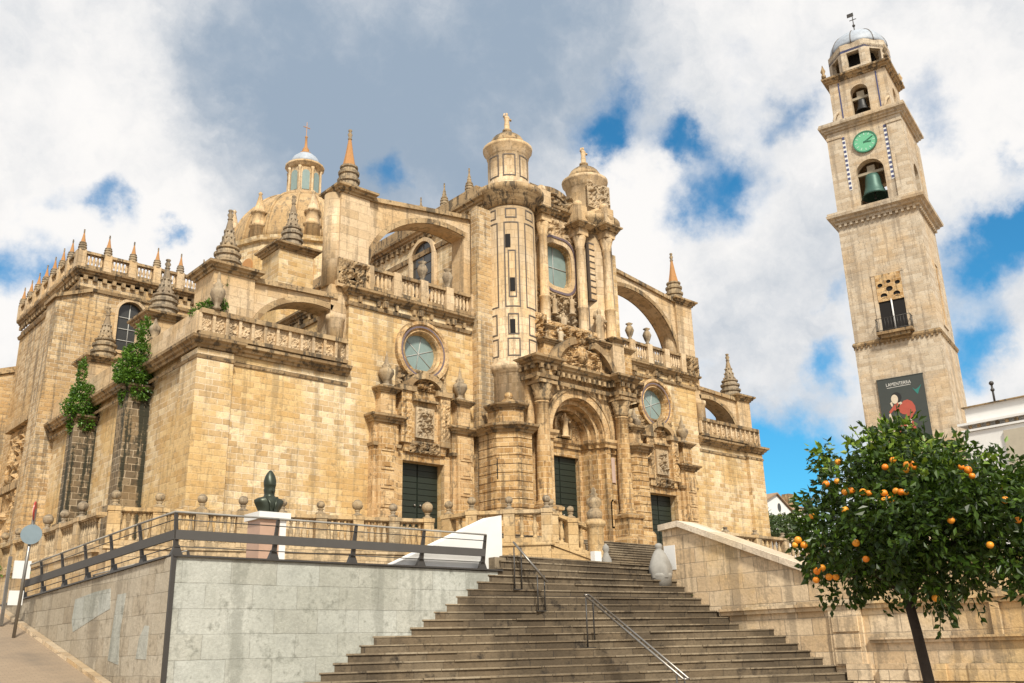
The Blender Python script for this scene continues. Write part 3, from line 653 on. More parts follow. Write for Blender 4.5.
# upper wall between the turrets, with carving and the lobed window
lobe = []
for i in range(40):
    a = 2*math.pi*i/40; r = 1-.07*math.cos(4*a); lobe.append((CX+.15+1.25*r*math.cos(a), 24.6+1.55*r*math.sin(a)))
def scale_loop(l, k, c=(CX+.15, 24.6)): return [((p[0]-c[0])*k+c[0], (p[1]-c[1])*k+c[1]) for p in l]
m = MB(); m.plate(rect(36.2, 41.2, 17.0, 28.2), [lobe], 39.2, 39.75); m.relief(36.7, 40.9, 19.6, 23.0, 39.19, .5, 91, 70, 60, 1, freq=2.6); m.relief(36.4, 41.1, 26.2, 28.0, 39.19, .3, 93, 44, 20, 0, freq=1.6); cp(m, 'gable_wall', [S_PALE, S_CARV])
m = MB(); m.plate(scale_loop(lobe, 1.42), [scale_loop(lobe, 1.02)], 38.98, 39.21, 0); m.plate(scale_loop(lobe, 1.34), [scale_loop(lobe, 1.24)], 38.92, 38.99, 1); m.plate(scale_loop(lobe, 1.16), [scale_loop(lobe, .98)], 39.1, 39.5, 2); lw = cp(m, 'lobed_window', [S_PALE, M_RING, S_OCHRE])
m = MB(); m.plate(scale_loop(lobe, 1.0), [], 39.52, 39.56); m.build('pane', [M_GLASS], lw)
m = MB(); m.tube([(CX+.15, 39.5, 23.1), (CX+.15, 39.5, 26.1)], .03, 5); m.tube([(CX-1, 39.5, 24.6), (CX+1.3, 39.5, 24.6)], .03, 5); m.build('glazing_bars', [M_LEAD], lw)
# turrets
def arc_strip(m, cx, cy, r, a0, a1, z0, z1, mi):
    n = max(1, int(abs(a1-a0)/8)+1); V = []; F = []
    for i in range(n+1):
        a = R(a0+(a1-a0)*i/n)
        for rr, z in ((r, z0), (r, z1), (r-.05, z1), (r-.05, z0)): V.append((cx+rr*math.cos(a), cy+rr*math.sin(a), z))
    for i in range(n):
        for k in range(4): F.append((i*4+k, i*4+(k+1) % 4, i*4+4+(k+1) % 4, i*4+4+k))
    F += [(3, 2, 1, 0), tuple(n*4+k for k in range(4))]
    m.add(V, [f[::-1] for f in F], mi)
def arc_rect(m, cx, cy, r, a0, a1, z0, z1, wd, mi):
    da = math.degrees(wd/r)
    arc_strip(m, cx, cy, r, a0, a1, z0, z0+wd, mi); arc_strip(m, cx, cy, r, a0, a1, z1-wd, z1, mi)
    arc_strip(m, cx, cy, r, a0, a0+da, z0+wd, z1-wd, mi); arc_strip(m, cx, cy, r, a1-da, a1, z0+wd, z1-wd, mi)
TUR = []
for q, cx in ((-1, 35.15), (1, 42.1)):
    cy = 39.5; r = 1.55
    m = MB(); m.lathe(cx, cy, [(1.55, ZB), (1.55, 16.7), (1.72, 16.8), (1.8, 17.1), (1.62, 17.3), (r, 17.4), (r, 27.4)], 40, 0)
    tur = m.build('turret', [S_PALE], cath)
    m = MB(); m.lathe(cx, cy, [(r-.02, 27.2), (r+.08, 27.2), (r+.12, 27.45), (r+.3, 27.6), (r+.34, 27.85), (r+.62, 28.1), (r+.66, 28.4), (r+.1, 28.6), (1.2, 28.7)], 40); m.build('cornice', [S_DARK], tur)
    m = MB(); m.lathe(cx, cy, [(1.42, 28.5), (1.42, 28.9), (1.28, 29.0), (1.28, 31.0), (1.34, 31.05), (1.34, 31.25), (1.55, 31.5), (1.58, 31.7), (1.2, 31.85), (1.1, 31.9)], 24)
    dr = m.build('drum', [S_PALE], tur)
    m = MB(); m.lathe(cx, cy, [(1.18, 31.85), (1.12, 32.15), (.92, 32.5), (.6, 32.75), (.3, 32.85), (.25, 33.0), (.3, 33.05), (.3, 33.15)], 16); m.build('dome_cap', [S_DARK], tur)
    statue('statue', cx, cy, 33.1, 1.35, S_PALE, tur)
    wd = .075; rr = r+.02
    def inlay(rad, a0, a1, z0, z1):
        mm = MB(); arc_rect(mm, cx, cy, rad, a0, a1, z0, z1, wd, 0); mm.build('tile_inlay', [M_PANEL], tur)
    if q < 0:
        for ac in (-128,):
            for da in (-48, 0, 48):
                a = ac+da
                inlay(rr, a-13, a+13, 26.3, 26.95)
                inlay(rr, a-17, a+17, 20.6, 26.05)
                inlay(rr, a-9, a+9, 21.2, 24.2) if da == 0 else None
                inlay(rr, a-12, a+12, 18.9, 20.2)
                inlay(rr, a-14, a+14, 17.6, 18.7)
                inlay(1.3, a-18, a+18, 29.3, 30.8)
        for z, a in ((24.8, -136), (22.0, -128), (19.4, -130)):
            m = MB(); arc_strip(m, cx, cy, rr+.015, a-5.5, a+5.5, z-.42, z+.42, 0); m.build('slit_window', [M_VOID], tur)
        for k in range(4): arc_strip
    else:
        for a in (-150, -72, -30):
            inlay(rr, a-9, a+9, 20.6, 26.6); inlay(rr, a-9, a+9, 17.8, 19.4)
        m = MB(); m.relief(cx-1.1, cx+1.1, 29.2, 31.2, cy-1.22, .35, 101, 26, 26, 0, freq=2.4); m.build('carved_frieze', [S_CARV], tur)
    TUR.append(tur)
# engaged upper columns, pedestals, statue between
for x, y in ((36.95, 38.45), (40.25, 38.5), (41.95, 37.75)):
    m = MB(); m.box(x-.5, y-.5, 17.3, x+.5, 39.5, 19.8); m.sweep([(x-.5, 39.4), (x-.5, y-.5), (x+.5, y-.5), (x+.5, 39.4)], corn(19.6, .45), False, 1)
    m.lathe(x, y, [(.40, 19.85), (.42, 20.0), (.31, 20.1), (.31, 21.8), (.35, 21.85), (.35, 21.95), (.29, 22.0), (.26, 25.9), (.33, 26.0), (.29, 26.1), (.44, 26.7), (.42, 26.8)], 14)
    m.box(x-.42, y-.42, 26.8, x+.42, 39.4, 27.25); m.sweep([(x-.5, 39.4), (x-.5, y-.5), (x+.5, y-.5), (x+.5, 39.4)], corn(27.25, .6), False, 1)
    m.box(x-.42, y-.42, 27.85, x+.42, 39.2, 28.9); m.ball((x, y, 29.1), .33); cp(m, 'upper_column', [S_PALE, S_DARK])
m = MB(); m.box(39.6, 37.5, 17.3, 43.4, 39.5, 19.4); m.sweep([(39.6, 39.4), (39.6, 37.5), (43.4, 37.5), (43.4, 39.4)], corn(19.2, .5), False, 1); cp(m, 'turret_plinth', [S_OCHRE, S_DARK])
m = MB(); m.box(36.0, 37.7, 17.3, 37.7, 39.5, 18.9); m.sweep([(36.0, 39.4), (36.0, 37.7), (37.7, 37.7), (37.7, 39.4)], corn(18.6, .5), False, 1); m.relief(35.6, 36.7, 18.9, 20.6, 38.1, .4, 105, 20, 24, 0, freq=3); cp(m, 'turret_plinth', [S_OCHRE, S_DARK])
statue('statue', 41.1, 37.95, 19.6, 2.3, S_CARV)
# dark latticed strip between the right columns
m = MB(); m.box(40.75, 38.2, 22.5, 41.3, 38.4, 26.5); 
for k in range(9): m.box(40.78, 38.16, 22.6+k*.43, 41.27, 38.21, 22.9+k*.43, 1)
cp(m, 'tiled_strip', [M_PANEL, S_PALE])
# curved gable linking the turrets
m = MB(); m.sweep([(36.5, 39.2), (40.9, 39.2)], corn(28.0, 1.0)); 
o = circ(CX, 28.5, 2.1, 1.5, 16, 0, 180); i = circ(CX, 28.5, 1.5, 1.0, 16, 0, 180); m.plate(o+i[::-1], [], 39.0, 40.2); m.relief(36.6, 40.6, 28.6, 29.8, 39.1, .4, 107, 30, 12, 0, freq=2); cp(m, 'curved_gable', [S_DARK])

# --- transept on the left
m = MB(); XT = 16.85; YT = 61.5
hole = archway(19.5, 21.2, 21.1, 23.75)
m.plate(rect(XT, 34, ZB, 25.6), [hole], YT, YT+.5); m.box(XT, YT+.5, ZB, XT+.5, 75.0, 25.4); m.box(XT+.5, YT+.5, 25.0, 60, 75.0, 25.3)
m.plate([(15.1, ZB), (17.6, ZB), (17.6, 24.7), (15.6, 23.9)], [], YT-.06, YT+1.9)
cp(m, 'transept_wall', [S_BRICK])
m = MB(); m.sweep([(XT, 75.0), (XT, YT), (34, YT)], corn(25.75, .75)); m.sweep([(XT, 75.0), (XT, YT), (34, YT)], [(0, 24.75), (.12, 24.75), (.2, 24.95), (0, 25.02)]); m.box(XT-.28, YT-.28, 26.18, 34, 75.0, 26.28)
m.plate([(15.4, 23.8), (17.7, 24.7), (17.7, 24.95), (15.4, 24.05)], [], YT-.25, YT+2.0); dentils(m, [(XT, 75.0), (XT, YT), (34, YT)], 25.45, 25.76, .2, .25, .6); cp(m, 'transept_cornice', [S_DARK])
church_balustrade((16.75, YT-.05), (33.35, YT-.05), 26.28, 1.15, 11, 5, S_PALE, .5); church_balustrade((16.7, 74.9), (16.7, YT+.2), 26.28, 1.15, 8, 4, S_PALE, .5)
for k in range(11): pin(pin_tip, 16.75+16.6*k/10, YT-.05, 27.42, 1.55, .34)
for k in range(1, 8): pin(pin_tip, 16.7, YT+.2+13.2*k/7, 27.42, 1.55, .34)
m = MB(); m.plate(archway(19.3, 21.4, 20.9, 23.75), [archway(19.5, 21.2, 21.1, 23.75)], YT-.08, YT+.02); tw = cp(m, 'transept_window', [S_PALE])
m = MB(); m.plate(hole, [], YT+.3, YT+.34); m.build('pane', [M_DGLASS], tw)
m = MB(); m.tube([(20.35, YT+.27, 21.1), (20.35, YT+.27, 24.5)], .035, 5)
for z in (21.9, 22.7, 23.5): m.tube([(19.5, YT+.27, z), (21.2, YT+.27, z)], .03, 5)
m.build('glazing_bars', [M_LEAD], tw)
m = MB(); m.relief(64.5, 72, 8, 17, 16.55, .7, 111, 36, 44, 0, 'x', freq=1.0); m.box(16.2, 64.3, 12.5, 16.87, 72.1, 13.0, 1); m.box(16.1, 64.3, 16.9, 16.87, 72.1, 17.4, 1); m.box(16.4, 67, 5, 16.87, 71, 11); cp(m, 'transept_portal', [S_OCHRE, S_DARK])
m = MB(); m.box(15.42, 68, 15.9, 15.9, 69.5, 22); cp(m, 'slit_window', [M_VOID]) if False else None
m = MB(); m.plate([(2, ZB), (18.5, ZB), (18.5, 22.8), (12.6, 20.8), (2, 18.0)], [], 75.2, 79); m.plate([(1.8, 18.0), (12.6, 20.85), (18.5, 22.85), (18.5, 23.3), (12.6, 21.3), (1.8, 18.4)], [], 75.05, 79.3, 1); cp(m, 'sacristy_wall', [S_BRICK, S_DARK])
# --- crossing dome
DX, DY = 38.6, 72.5
DOME_DROP = Matrix.Translation((0, 0, -.5))
m = MB(); m.M = DOME_DROP.copy(); m.lathe(DX, DY, [(6.9, 20), (6.9, 35.6), (7.2, 35.7), (7.3, 36.1), (6.6, 36.4)], 16, 0, 11.25, False); cp(m, 'dome_drum', [S_MAIN])
for k in range(16):
    a = R(22.5*k); 
    if math.sin(a) > .3: continue
    m = MB(); m.M = DOME_DROP @ Matrix.Translation((DX, DY, 0)) @ Matrix.Rotation(a, 4, 'Z'); m.plate(archway(-.5, .5, 31.5, 33.8), [], 6.7, 6.9, 0, 'x'); cp(m, 'drum_window', [M_TERRA])
m = MB(); m.M = DOME_DROP.copy(); prof = [(6.35*math.cos(R(t)) if t < 72 else 1.95, 36.3+6.6*math.sin(R(t))) for t in range(0, 76, 6)]
m.lathe(DX, DY, prof, 48)
for k in range(16):
    a = R(22.5*k+11); m.tube([(DX+(r+.02)*math.cos(a), DY+(r+.02)*math.sin(a), z) for r, z in prof], .14, 6, 0)
cp(m, 'dome_shell', [S_DOME])
for k in range(8):
    a = R(45*k-20); m = MB(); m.M = DOME_DROP.copy(); c = (DX+6.1*math.cos(a), DY+6.1*math.sin(a))
    m.lathe(c[0], c[1], [(.7, 36.3), (.7, 37.4), (.85, 37.5), (.6, 37.7), (.55, 38.7), (.75, 38.8), (.5, 39.0), (.35, 39.6), (.12, 40.6), (.2, 40.7), (.05, 40.9)], 10); cp(m, 'dome_pinnacle', [S_PALE])
m = MB(); m.M = DOME_DROP.copy(); m.lathe(DX, DY, [(2.3, 42.3), (2.4, 42.7), (2.1, 42.9), (1.65, 43.0), (1.45, 43.1), (1.45, 45.7), (1.6, 45.8), (1.85, 46.1), (1.85, 46.25), (1.5, 46.35)], 16, 0, 11.25, False); lan = cp(m, 'lantern', [S_PALE])
for k in range(8):
    a = R(45*k+11.25+11.25); m = MB(); m.M = DOME_DROP @ Matrix.Translation((DX, DY, 0)) @ Matrix.Rotation(a, 4, 'Z'); m.plate(archway(-.34, .34, 43.3, 45.0), [], 1.40, 1.47, 0, 'x'); m.build('lantern_window', [M_GLASS], lan)
    m = MB(); m.M = DOME_DROP.copy(); m.lathe(DX+1.55*math.cos(a+R(22.5)), DY+1.55*math.sin(a+R(22.5)), [(.16, 43.0), (.12, 43.2), (.12, 45.4), (.18, 45.7)], 8); m.build('lantern_column', [S_PALE], lan)
m = MB(); m.M = DOME_DROP.copy(); m.lathe(DX, DY, [(1.45, 46.3), (1.4, 46.7), (1.15, 47.2), (.7, 47.6), (.3, 47.75)], 16, 0); m.build('lantern_cap', [M_TILE], lan)
m = MB(); m.M = DOME_DROP.copy(); m.lathe(DX, DY, [(.5, 47.65), (.55, 47.8), (.3, 48.0), (.35, 48.15), (.15, 48.5), (.1, 49.5), (.16, 49.6), (.03, 49.7), (.03, 51.2)], 8); m.box(DX-.35, DY-.03, 50.6, DX+.35, DY+.03, 50.66); m.build('lantern_finial', [M_TERRA], lan)
# inner crossing block behind the piers
m = MB(); m.box(24.3, 60.6, ZB, 52.9, 61.45, 19.6); m.box(31, 63, 20, 46.5, 79, 29.5); cp(m, 'crossing_block', [S_MAIN])

# ================================================================== THE BELL TOWER
TD = 75.0; K = TD/70.0
def tz(z70): return 1.6+(z70-1.6)*K
ta, tb_ = R(62.56), R(67.22); DL, DR = TD*1.008, TD*.992
TL = Vector((math.sin(ta)*DL, math.cos(ta)*DL)); TR = Vector((math.sin(tb_)*DR, math.cos(tb_)*DR))
TW = (TR-TL).length; fx = (TR-TL).normalized(); fy = Vector((-fx.y, fx.x))     # fx along the front to the right, fy into the tower
fy = fy if fy.dot(TL) > 0 else -fy
TB = 4.0
tower = thing('bell_tower', (*( (TL+TR)/2+fy*TW/2), TB), 'tall square pale stone bell tower with green clock dial and small tiled dome', 'bell tower')
TMX = Matrix(((fx.x, fy.x, 0, TL.x), (fx.y, fy.y, 0, TL.y), (0, 0, 1, 0), (0, 0, 0, 1)))   # local: x right, y in, z up
def TMB():
    m = MB(); m.M = TMX; return m
def ring(x0, x1, y0, y1): return [(x0, y0), (x1, y0), (x1, y1), (x0, y1)]
W = TW
def tcorn(m, x0, x1, y0, y1, z, k, mi=0):   # cornice round a square, outward on the right when walking clockwise seen from above
    p = [(x0, y1), (x0, y0), (x1, y0), (x1, y1)]
    m.sweep(p, [(o*k, z+h*k) for o, h in CORN], True, mi)
zc1, zc2, zc3 = tz(32.0), tz(40.4), tz(44.9)
zs = tz(22.1)
m = TMB(); m.box(-.06, -.06, TB, W+.06, W+.06, zs); m.box(0, 0, zs, W, W, zc1)
cp_t = lambda mb, n, mt: mb.build(n, mt, tower)
cp_t(m, 'shaft', [S_TOWER])
m = TMB(); m.sweep([(0, W), (0, 0), (W, 0), (W, W)], [(0, zs-.02), (.16, zs-.02), (.2, zs+.12), (.12, zs+.3), (0, zs+.35)], True); dentils(m, [(0, W), (0, 0), (W, 0), (W, W)], zs-.2, zs-.03, .16, .16, .34); cp_t(m, 'string_course', [S_DARK])
m = TMB(); tcorn(m, 0, W, 0, W, zc1-.1, 1.25); m.box(-.6, -.6, zc1+.6, W+.6, W+.6, zc1+.85); dentils(m, [(0, W), (0, 0), (W, 0), (W, W)], zc1-.35, zc1-.09, .22, .2, .42); cp_t(m, 'main_cornice', [S_TOWER])
# belfry stage
def stage(x0, x1, z0, z1, ow, oz0, ozs, name, tex):
    m = TMB(); L = x1-x0; c = (x0+x1)/2
    hole = archway(c-ow/2, c+ow/2, oz0, ozs)
    m.plate(rect(x0, x1, z0, z1), [hole], x0, x0+.7); m.plate(rect(x0, x1, z0, z1), [hole], x1-.7, x1)
    m.plate(rect(x0+.7, x1-.7, z0, z1), [archway(c-ow*.42, c+ow*.42, oz0+.4, ozs)], x0, x0+.7, 0, 'x'); m.plate(rect(x0+.7, x1-.7, z0, z1), [archway(c-ow*.42, c+ow*.42, oz0+.4, ozs)], x1-.7, x1, 0, 'x')
    m.box(x0+.7, x0+.7, z0, x1-.7, x1-.7, z0+.3)
    return cp_t(m, name, [tex])
i1 = .12
zb0 = zc1+.85
stage(i1, W-i1, zb0, zc2-.2, 2.2, zb0+.05, tz(35.7), 'belfry_stage', S_TOWER)
m = TMB(); tcorn(m, i1, W-i1, i1, W-i1, zc2-.65, 1.0); m.box(-.35, -.35, zc2-.02, W+.35, W+.35, zc2+.15); cp_t(m, 'belfry_cornice', [S_TOWER])
for x0, x1 in ((i1, 1.25), (W-1.25, W-i1)):
    m = TMB(); m.box(x0, i1-.12, zb0, x1, i1+.01, zc2-1.3); m.box(x0-.04, i1-.17, zc2-1.35, x1+.04, i1+.01, zc2-1.1); cp_t(m, 'pilaster', [S_TOWER])
for y0, y1 in ((i1, 1.25), (W-1.25, W-i1)):
    m = TMB(); m.box(W-i1-.01, y0, zb0, W-i1+.12, y1, zc2-1.3); cp_t(m, 'pilaster', [S_TOWER])
m = TMB(); m.box(i1-.08, i1-.2, zb0, W-i1+.08, i1+.02, zb0+.25); cp_t(m, 'belfry_plinth', [S_TOWER])
for x in (1.3, W-1.56):
    m = TMB(); m.box(x, i1-.03, zb0+1.9, x+.26, i1+.01, zc2-1.6, 1)
    for k in range(12): m.box(x+.03, i1-.05, zb0+2.0+k*.42, x+.23, i1-.02, zb0+2.0+k*.42+.21, 0)
    cp_t(m, 'blue_tile_strip', [M_BLUE, M_WHITE])
# clock
cz = tz(38.35); cxx = W/2
m = TMB(); m.plate(circ(cxx, cz-.15, .92, n=40), [], i1-.12, i1+.01); m.plate(circ(cxx, cz-.15, .97, n=40), [circ(cxx, cz-.15, .87, n=40)], i1-.16, i1-.05, 1)
for k in range(12):
    a = R(30*k); m.M = TMX @ Matrix.Translation((cxx, i1-.125, cz-.15)) @ Matrix.Rotation(a, 4, 'Y'); m.box(-.035, -.01, .6, .035, .01, .8, 2)
m.M = TMX
ck = cp_t(m, 'clock', [M_CLOCK, M_CLOCKD, M_CLOCKL])
for nm, a, L in (('hour_hand', 100, .5), ('minute_hand', 62, .75)):
    m = TMB(); m.M = TMX @ Matrix.Translation((cxx, i1-.15, cz-.15)) @ Matrix.Rotation(R(a), 4, 'Y'); m.box(-.04, -.012, -.12, .04, .012, L); m.build(nm, [M_CLOCKD], ck)
def bell(x, y, ztop, r, mt, yoke=True):
    m = TMB(); h = r*1.9
    m.lathe(x, y, [(r*.0, ztop), (r*.45, ztop-.05*h), (r*.55, ztop-.2*h), (r*.62, ztop-.55*h), (r*.8, ztop-.85*h), (r, ztop-h), (r*.9, ztop-h), (r*.6, ztop-.7*h)], 18)
    b = cp_t(m, 'bell', [mt])
    if yoke:
        m = TMB(); m.box(x-r*1.25, y-.12, ztop+.02, x+r*1.25, y+.12, ztop+.24); m.box(x-.3, y-.12, ztop+.24, x+.3, y+.12, ztop+.75); m.build('yoke', [M_YOKE], b)
    m = TMB(); m.tube([(x, y, ztop-.5*h), (x, y, ztop-h-.1)], .05, 6); m.ball((x, y, ztop-h-.12), .12, 0, 8); m.build('clapper', [M_BELLD], b)
bell(W/2, .75, tz(35.7), 1.08, M_BELL)
bell(W/2, W-1.2, tz(35.2), .7, M_BELLD)
# upper stage
i2 = .75
zu0 = zc2+.15
stage(i2, W-i2, zu0, zc3-.2, 1.45, zu0+.3, tz(43.0), 'upper_stage', S_TOWER)
m = TMB(); tcorn(m, i2, W-i2, i2, W-i2, zc3-.5, .9); m.box(i2-.3, i2-.3, zc3, W-i2+.3, W-i2+.3, zc3+.15); cp_t(m, 'upper_cornice', [S_DARK])
for x in (i2+.75, W-i2-.85):
    m = TMB(); m.box(x, i2-.03, zu0+.4, x+.1, i2+.01, zc3-.6); cp_t(m, 'blue_tile_strip', [M_BLUE])
for x in (i2+.1, W-i2-.45):
    m = TMB(); m.tube([(x, i2-.35, zu0), (x, i2-.35, zu0+.5), (x+.17, i2-.3, zu0+1.0), (x+.35, i2-.1, zu0+1.3)], .13, 6); cp_t(m, 'scroll', [S_TOWER])
bell(W/2, i2+.6, tz(42.6), .62, M_BELLD)
# lantern and dome
zl0 = zc3+.15; zl1 = tz(47.15); oc = (W/2, W/2); orr = W/2-i2+.25
def octp(r, rot=22.5): return [(oc[0]+r*math.cos(R(rot+45*k)), oc[1]+r*math.sin(R(rot+45*k))) for k in range(8)]
m = TMB(); P = octp(orr)
for k in range(8):
    a, b2 = Vector(P[k]), Vector(P[(k+1) % 8]); mid = (a+b2)/2; d = (b2-a).normalized(); nn = (Vector(oc)-mid).normalized(); hw = (b2-a).length/2
    MM = Matrix(((d.x, nn.x, 0, mid.x), (d.y, nn.y, 0, mid.y), (0, 0, 1, 0), (0, 0, 0, 1)))
    m.M = TMX @ MM; m.plate(rect(-hw, hw, zl0, zl1), [rect(-hw*.52, hw*.52, zl0+.35, zl1-.45)], 0, .4)
cp_t(m, 'lantern', [S_TOWER])
m = TMB(); m.slab(octp(orr-1.2), zl0, zl1-.1); cp_t(m, 'lantern_core', [M_VOID])
m = TMB(); m.sweep(octp(orr)[::-1], [(0, zl1-.05), (.06, zl1-.05), (.1, zl1+.1), (.3, zl1+.22), (.32, zl1+.42), (0, zl1+.46)], True); m.sweep(octp(orr)[::-1], [(0, zl1-.32), (.03, zl1-.32), (.03, zl1-.1), (0, zl1-.1)], True, 1); m.slab(octp(orr-.02), zl1-.1, zl1+.4); cp_t(m, 'lantern_cornice', [S_TOWER, M_BLUE])
m = TMB(); m.lathe(oc[0], oc[1], [((orr-.15)*math.cos(R(t)), zl1+.42+2.2*math.sin(R(t))) for t in range(0, 91, 9)], 24)
for k in range(8): m.tube([(oc[0]+((orr-.14)*math.cos(R(t)))*math.cos(R(45*k)), oc[1]+((orr-.14)*math.cos(R(t)))*math.sin(R(45*k)), zl1+.42+2.22*math.sin(R(t))) for t in range(0, 89, 11)], .04, 5, 1)
cp_t(m, 'tiled_dome', [M_TILE, M_PANEL])
m = TMB(); zt = zl1+2.6; m.lathe(oc[0], oc[1], [(.22, zt-.1), (.28, zt+.1), (.12, zt+.3), (.05, zt+.4), (.035, zt+2.2)], 8); m.ball((oc[0], oc[1], zt+1.0), .14, 0, 8); m.box(oc[0]-.45, oc[1]-.03, zt+2.0, oc[0]+.1, oc[1]+.03, zt+2.35); m.box(oc[0]-.3, oc[1]-.02, zt+1.6, oc[0]+.3, oc[1]+.02, zt+1.66); cp_t(m, 'weather_vane', [M_RAIL])
for q in ((i2-.25, i2-.25), (W-i2+.25, i2-.25), (W-i2+.25, W-i2+.25)):
    m = TMB(); m.lathe(q[0], q[1], [(.2, zl0), (.2, zl0+.3), (.1, zl0+.4), (.22, zl0+.7), (.12, zl0+.95), (.03, zl0+1.3)], 8); cp_t(m, 'corner_urn', [S_DARK])
# twin gothic window with balcony
wz0, wz1 = tz(22.6), tz(27.2); wc = W*.515
def gothic(pre, M0):
    m = MB(); m.M = M0
    m.box(-1.05, -.06, wz0+.2, -.8, .01, wz1); m.box(.8, -.06, wz0+.2, 1.05, .01, wz1); m.box(-1.05, -.09, wz1, 1.05, .01, wz1+.16, 0); m.box(-.8, -.02, wz0+.2, .8, .02, wz1, 1)
    w_ = cp_t(m, 'gothic_window', [S_TOWER, M_VOID])
    m = MB(); m.M = M0; zt_ = wz0+2.7
    m.plate(rect(-.8, .8, zt_, wz1), [circ(-.4, zt_+.45, .22, n=12), circ(.4, zt_+.45, .22, n=12), circ(0, zt_+.95, .22, n=12), circ(-.55, zt_+1.35, .17, n=10), circ(.55, zt_+1.35, .17, n=10), circ(0, zt_+1.55, .15, n=10)], -.1, -.03)
    for q in (-1, 1): 
        o = circ(q*.4, zt_, .38, n=12, a0=0, a1=180); i = circ(q*.4, zt_, .28, n=12, a0=0, a1=180); m.plate(o+i[::-1], [], -.12, -.03)
    m.build('tracery', [S_OCHRE], w_)
    m = MB(); m.M = M0; m.tube([(0, -.08, wz0+.2), (0, -.08, wz0+2.8)], .05, 8); m.build('colonnette', [M_WHITE], w_)
    m = MB(); m.M = M0; m.box(-1.1, -.75, wz0-.1, 1.1, .0, wz0+.12, 0); m.box(-.9, -.6, wz0-.35, .9, 0, wz0-.1, 0)
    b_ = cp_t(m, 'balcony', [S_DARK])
    m = MB(); m.M = M0
    for pts in (((-1.06, -.72), (1.06, -.72)), ((-1.06, -.72), (-1.06, 0)), ((1.06, -.72), (1.06, 0))):
        (xa, ya), (xb, yb) = pts; n = 11 if xa != xb else 4
        for zz in (wz0+.2, wz0+1.15): m.tube([(xa, ya, zz), (xb, yb, zz)], .025, 5)
        for k in range(n+1): m.tube([(xa+(xb-xa)*k/n, ya+(yb-ya)*k/n, wz0+.1), (xa+(xb-xa)*k/n, ya+(yb-ya)*k/n, wz0+1.15)], .014, 4)
    m.build('balcony_railing', [M_RAIL], b_)
gothic('', TMX @ Matrix.Translation((wc, 0, 0)) @ Matrix.Diagonal((1.2, 1, 1, 1)))
m = TMB(); m.plate(rect(W*.38, W*.66, wz0+.6, wz1+1.2), [rect(W*.43, W*.61, wz0+.8, wz1+1.0)], W-.02, W+.08, 0, 'x'); m.plate(rect(W*.43, W*.61, wz0+.8, wz1+1.0), [], W-.02, W+.012, 1, 'x'); cp_t(m, 'blind_window', [S_TOWER, S_OCHRE])
# banner on the tower
pz0, pz1 = tz(14.9), tz(19.3)
px0, px1 = W*.20, W*.735
ban = thing('banner', tuple(TMX @ Vector(((px0+px1)/2, -.15, pz0))), 'dark banner with a seated figure in red hanging on the bell tower', 'banner')
m = TMB(); m.box(px0, -.2, pz0, px1, -.12, pz1); m.box(px0-.04, -.22, pz1, px1+.04, -.1, pz1+.06); m.build('sheet', [M_POSTER], ban)
bw_, bh_ = px1-px0, pz1-pz0
def PP(u, v): return (px0+u*bw_, pz0+v*bh_)
def flat(name, pts, mt, dy, parent=ban):
    m = TMB(); m.plate([PP(*p) for p in pts], [], -.2-dy-.006, -.2-dy); return m.build(name, [mt], parent)
def oval(u, v, ru, rv, n=20): return [(u+ru*math.cos(2*math.pi*k/n), v+rv*math.sin(2*math.pi*k/n)) for k in range(n)]
flat('painted_dress', [(.30, .56), (.36, .60), (.46, .575), (.52, .61), (.60, .62), (.69, .58), (.74, .50), (.74, .42), (.66, .35), (.62, .29), (.68, .24), (.70, .12), (.66, .03), (.34, .03), (.33, .16), (.38, .26), (.50, .34), (.53, .38), (.45, .40), (.36, .46), (.28, .48), (.2, .43), (.17, .46)], M_PRED, .004)
flat('painted_chair', [(.16, .42), (.20, .44), (.27, .12), (.34, .1), (.34, .04), (.22, .04)], M_PSKIN, .003)
flat('painted_hair', oval(.37, .68, .115, .085), M_PBLK, .005)
flat('painted_face', oval(.33, .655, .075, .075), M_PSKIN, .012)
flat('painted_hand', [(.22, .60), (.26, .62), (.28, .56), (.25, .53)], M_PSKIN, .012)
flat('painted_hand', [(.50, .22), (.60, .31), (.64, .28), (.58, .2), (.52, .17)], M_PSKIN, .012)
flat('painted_collar', [(.38, .585), (.46, .6), (.48, .57), (.43, .55)], M_PSKIN, .012)
flat('painted_bird', [(.74, .80), (.80, .76), (.86, .78), (.94, .83), (.88, .75), (.84, .68), (.80, .72)], M_PTEAL, .004)
flat('rule', [(.2, .845), (.72, .855), (.72, .862), (.2, .852)], M_PWHT, .004)
cu = bpy.data.curves.new('lettering', 'FONT'); cu.body = 'LAMENTERRA'; cu.size = .6; cu.extrude = .004; cu.align_x = 'CENTER'
tmp = bpy.data.objects.new('tmp', cu); col.objects.link(tmp); bpy.context.view_layer.update()
me = bpy.data.meshes.new_from_object(tmp.evaluated_get(bpy.context.evaluated_depsgraph_get())); bpy.data.objects.remove(tmp)
wid = max(v.co.x for v in me.vertices)-min(v.co.x for v in me.vertices); sk = bw_*.54/wid
lt = bpy.data.objects.new('lettering', me); col.objects.link(lt); me.materials.append(M_PWHT); lt.parent = ban
LM = TMX @ Matrix.Translation((px0+.46*bw_, -.215, pz0+.875*bh_)) @ Matrix.Rotation(R(90), 4, 'X') @ Matrix.Diagonal((sk, sk*1.25, 1, 1))
lt.matrix_basis = Matrix.Translation(-Vector(ban['_o'])) @ LM

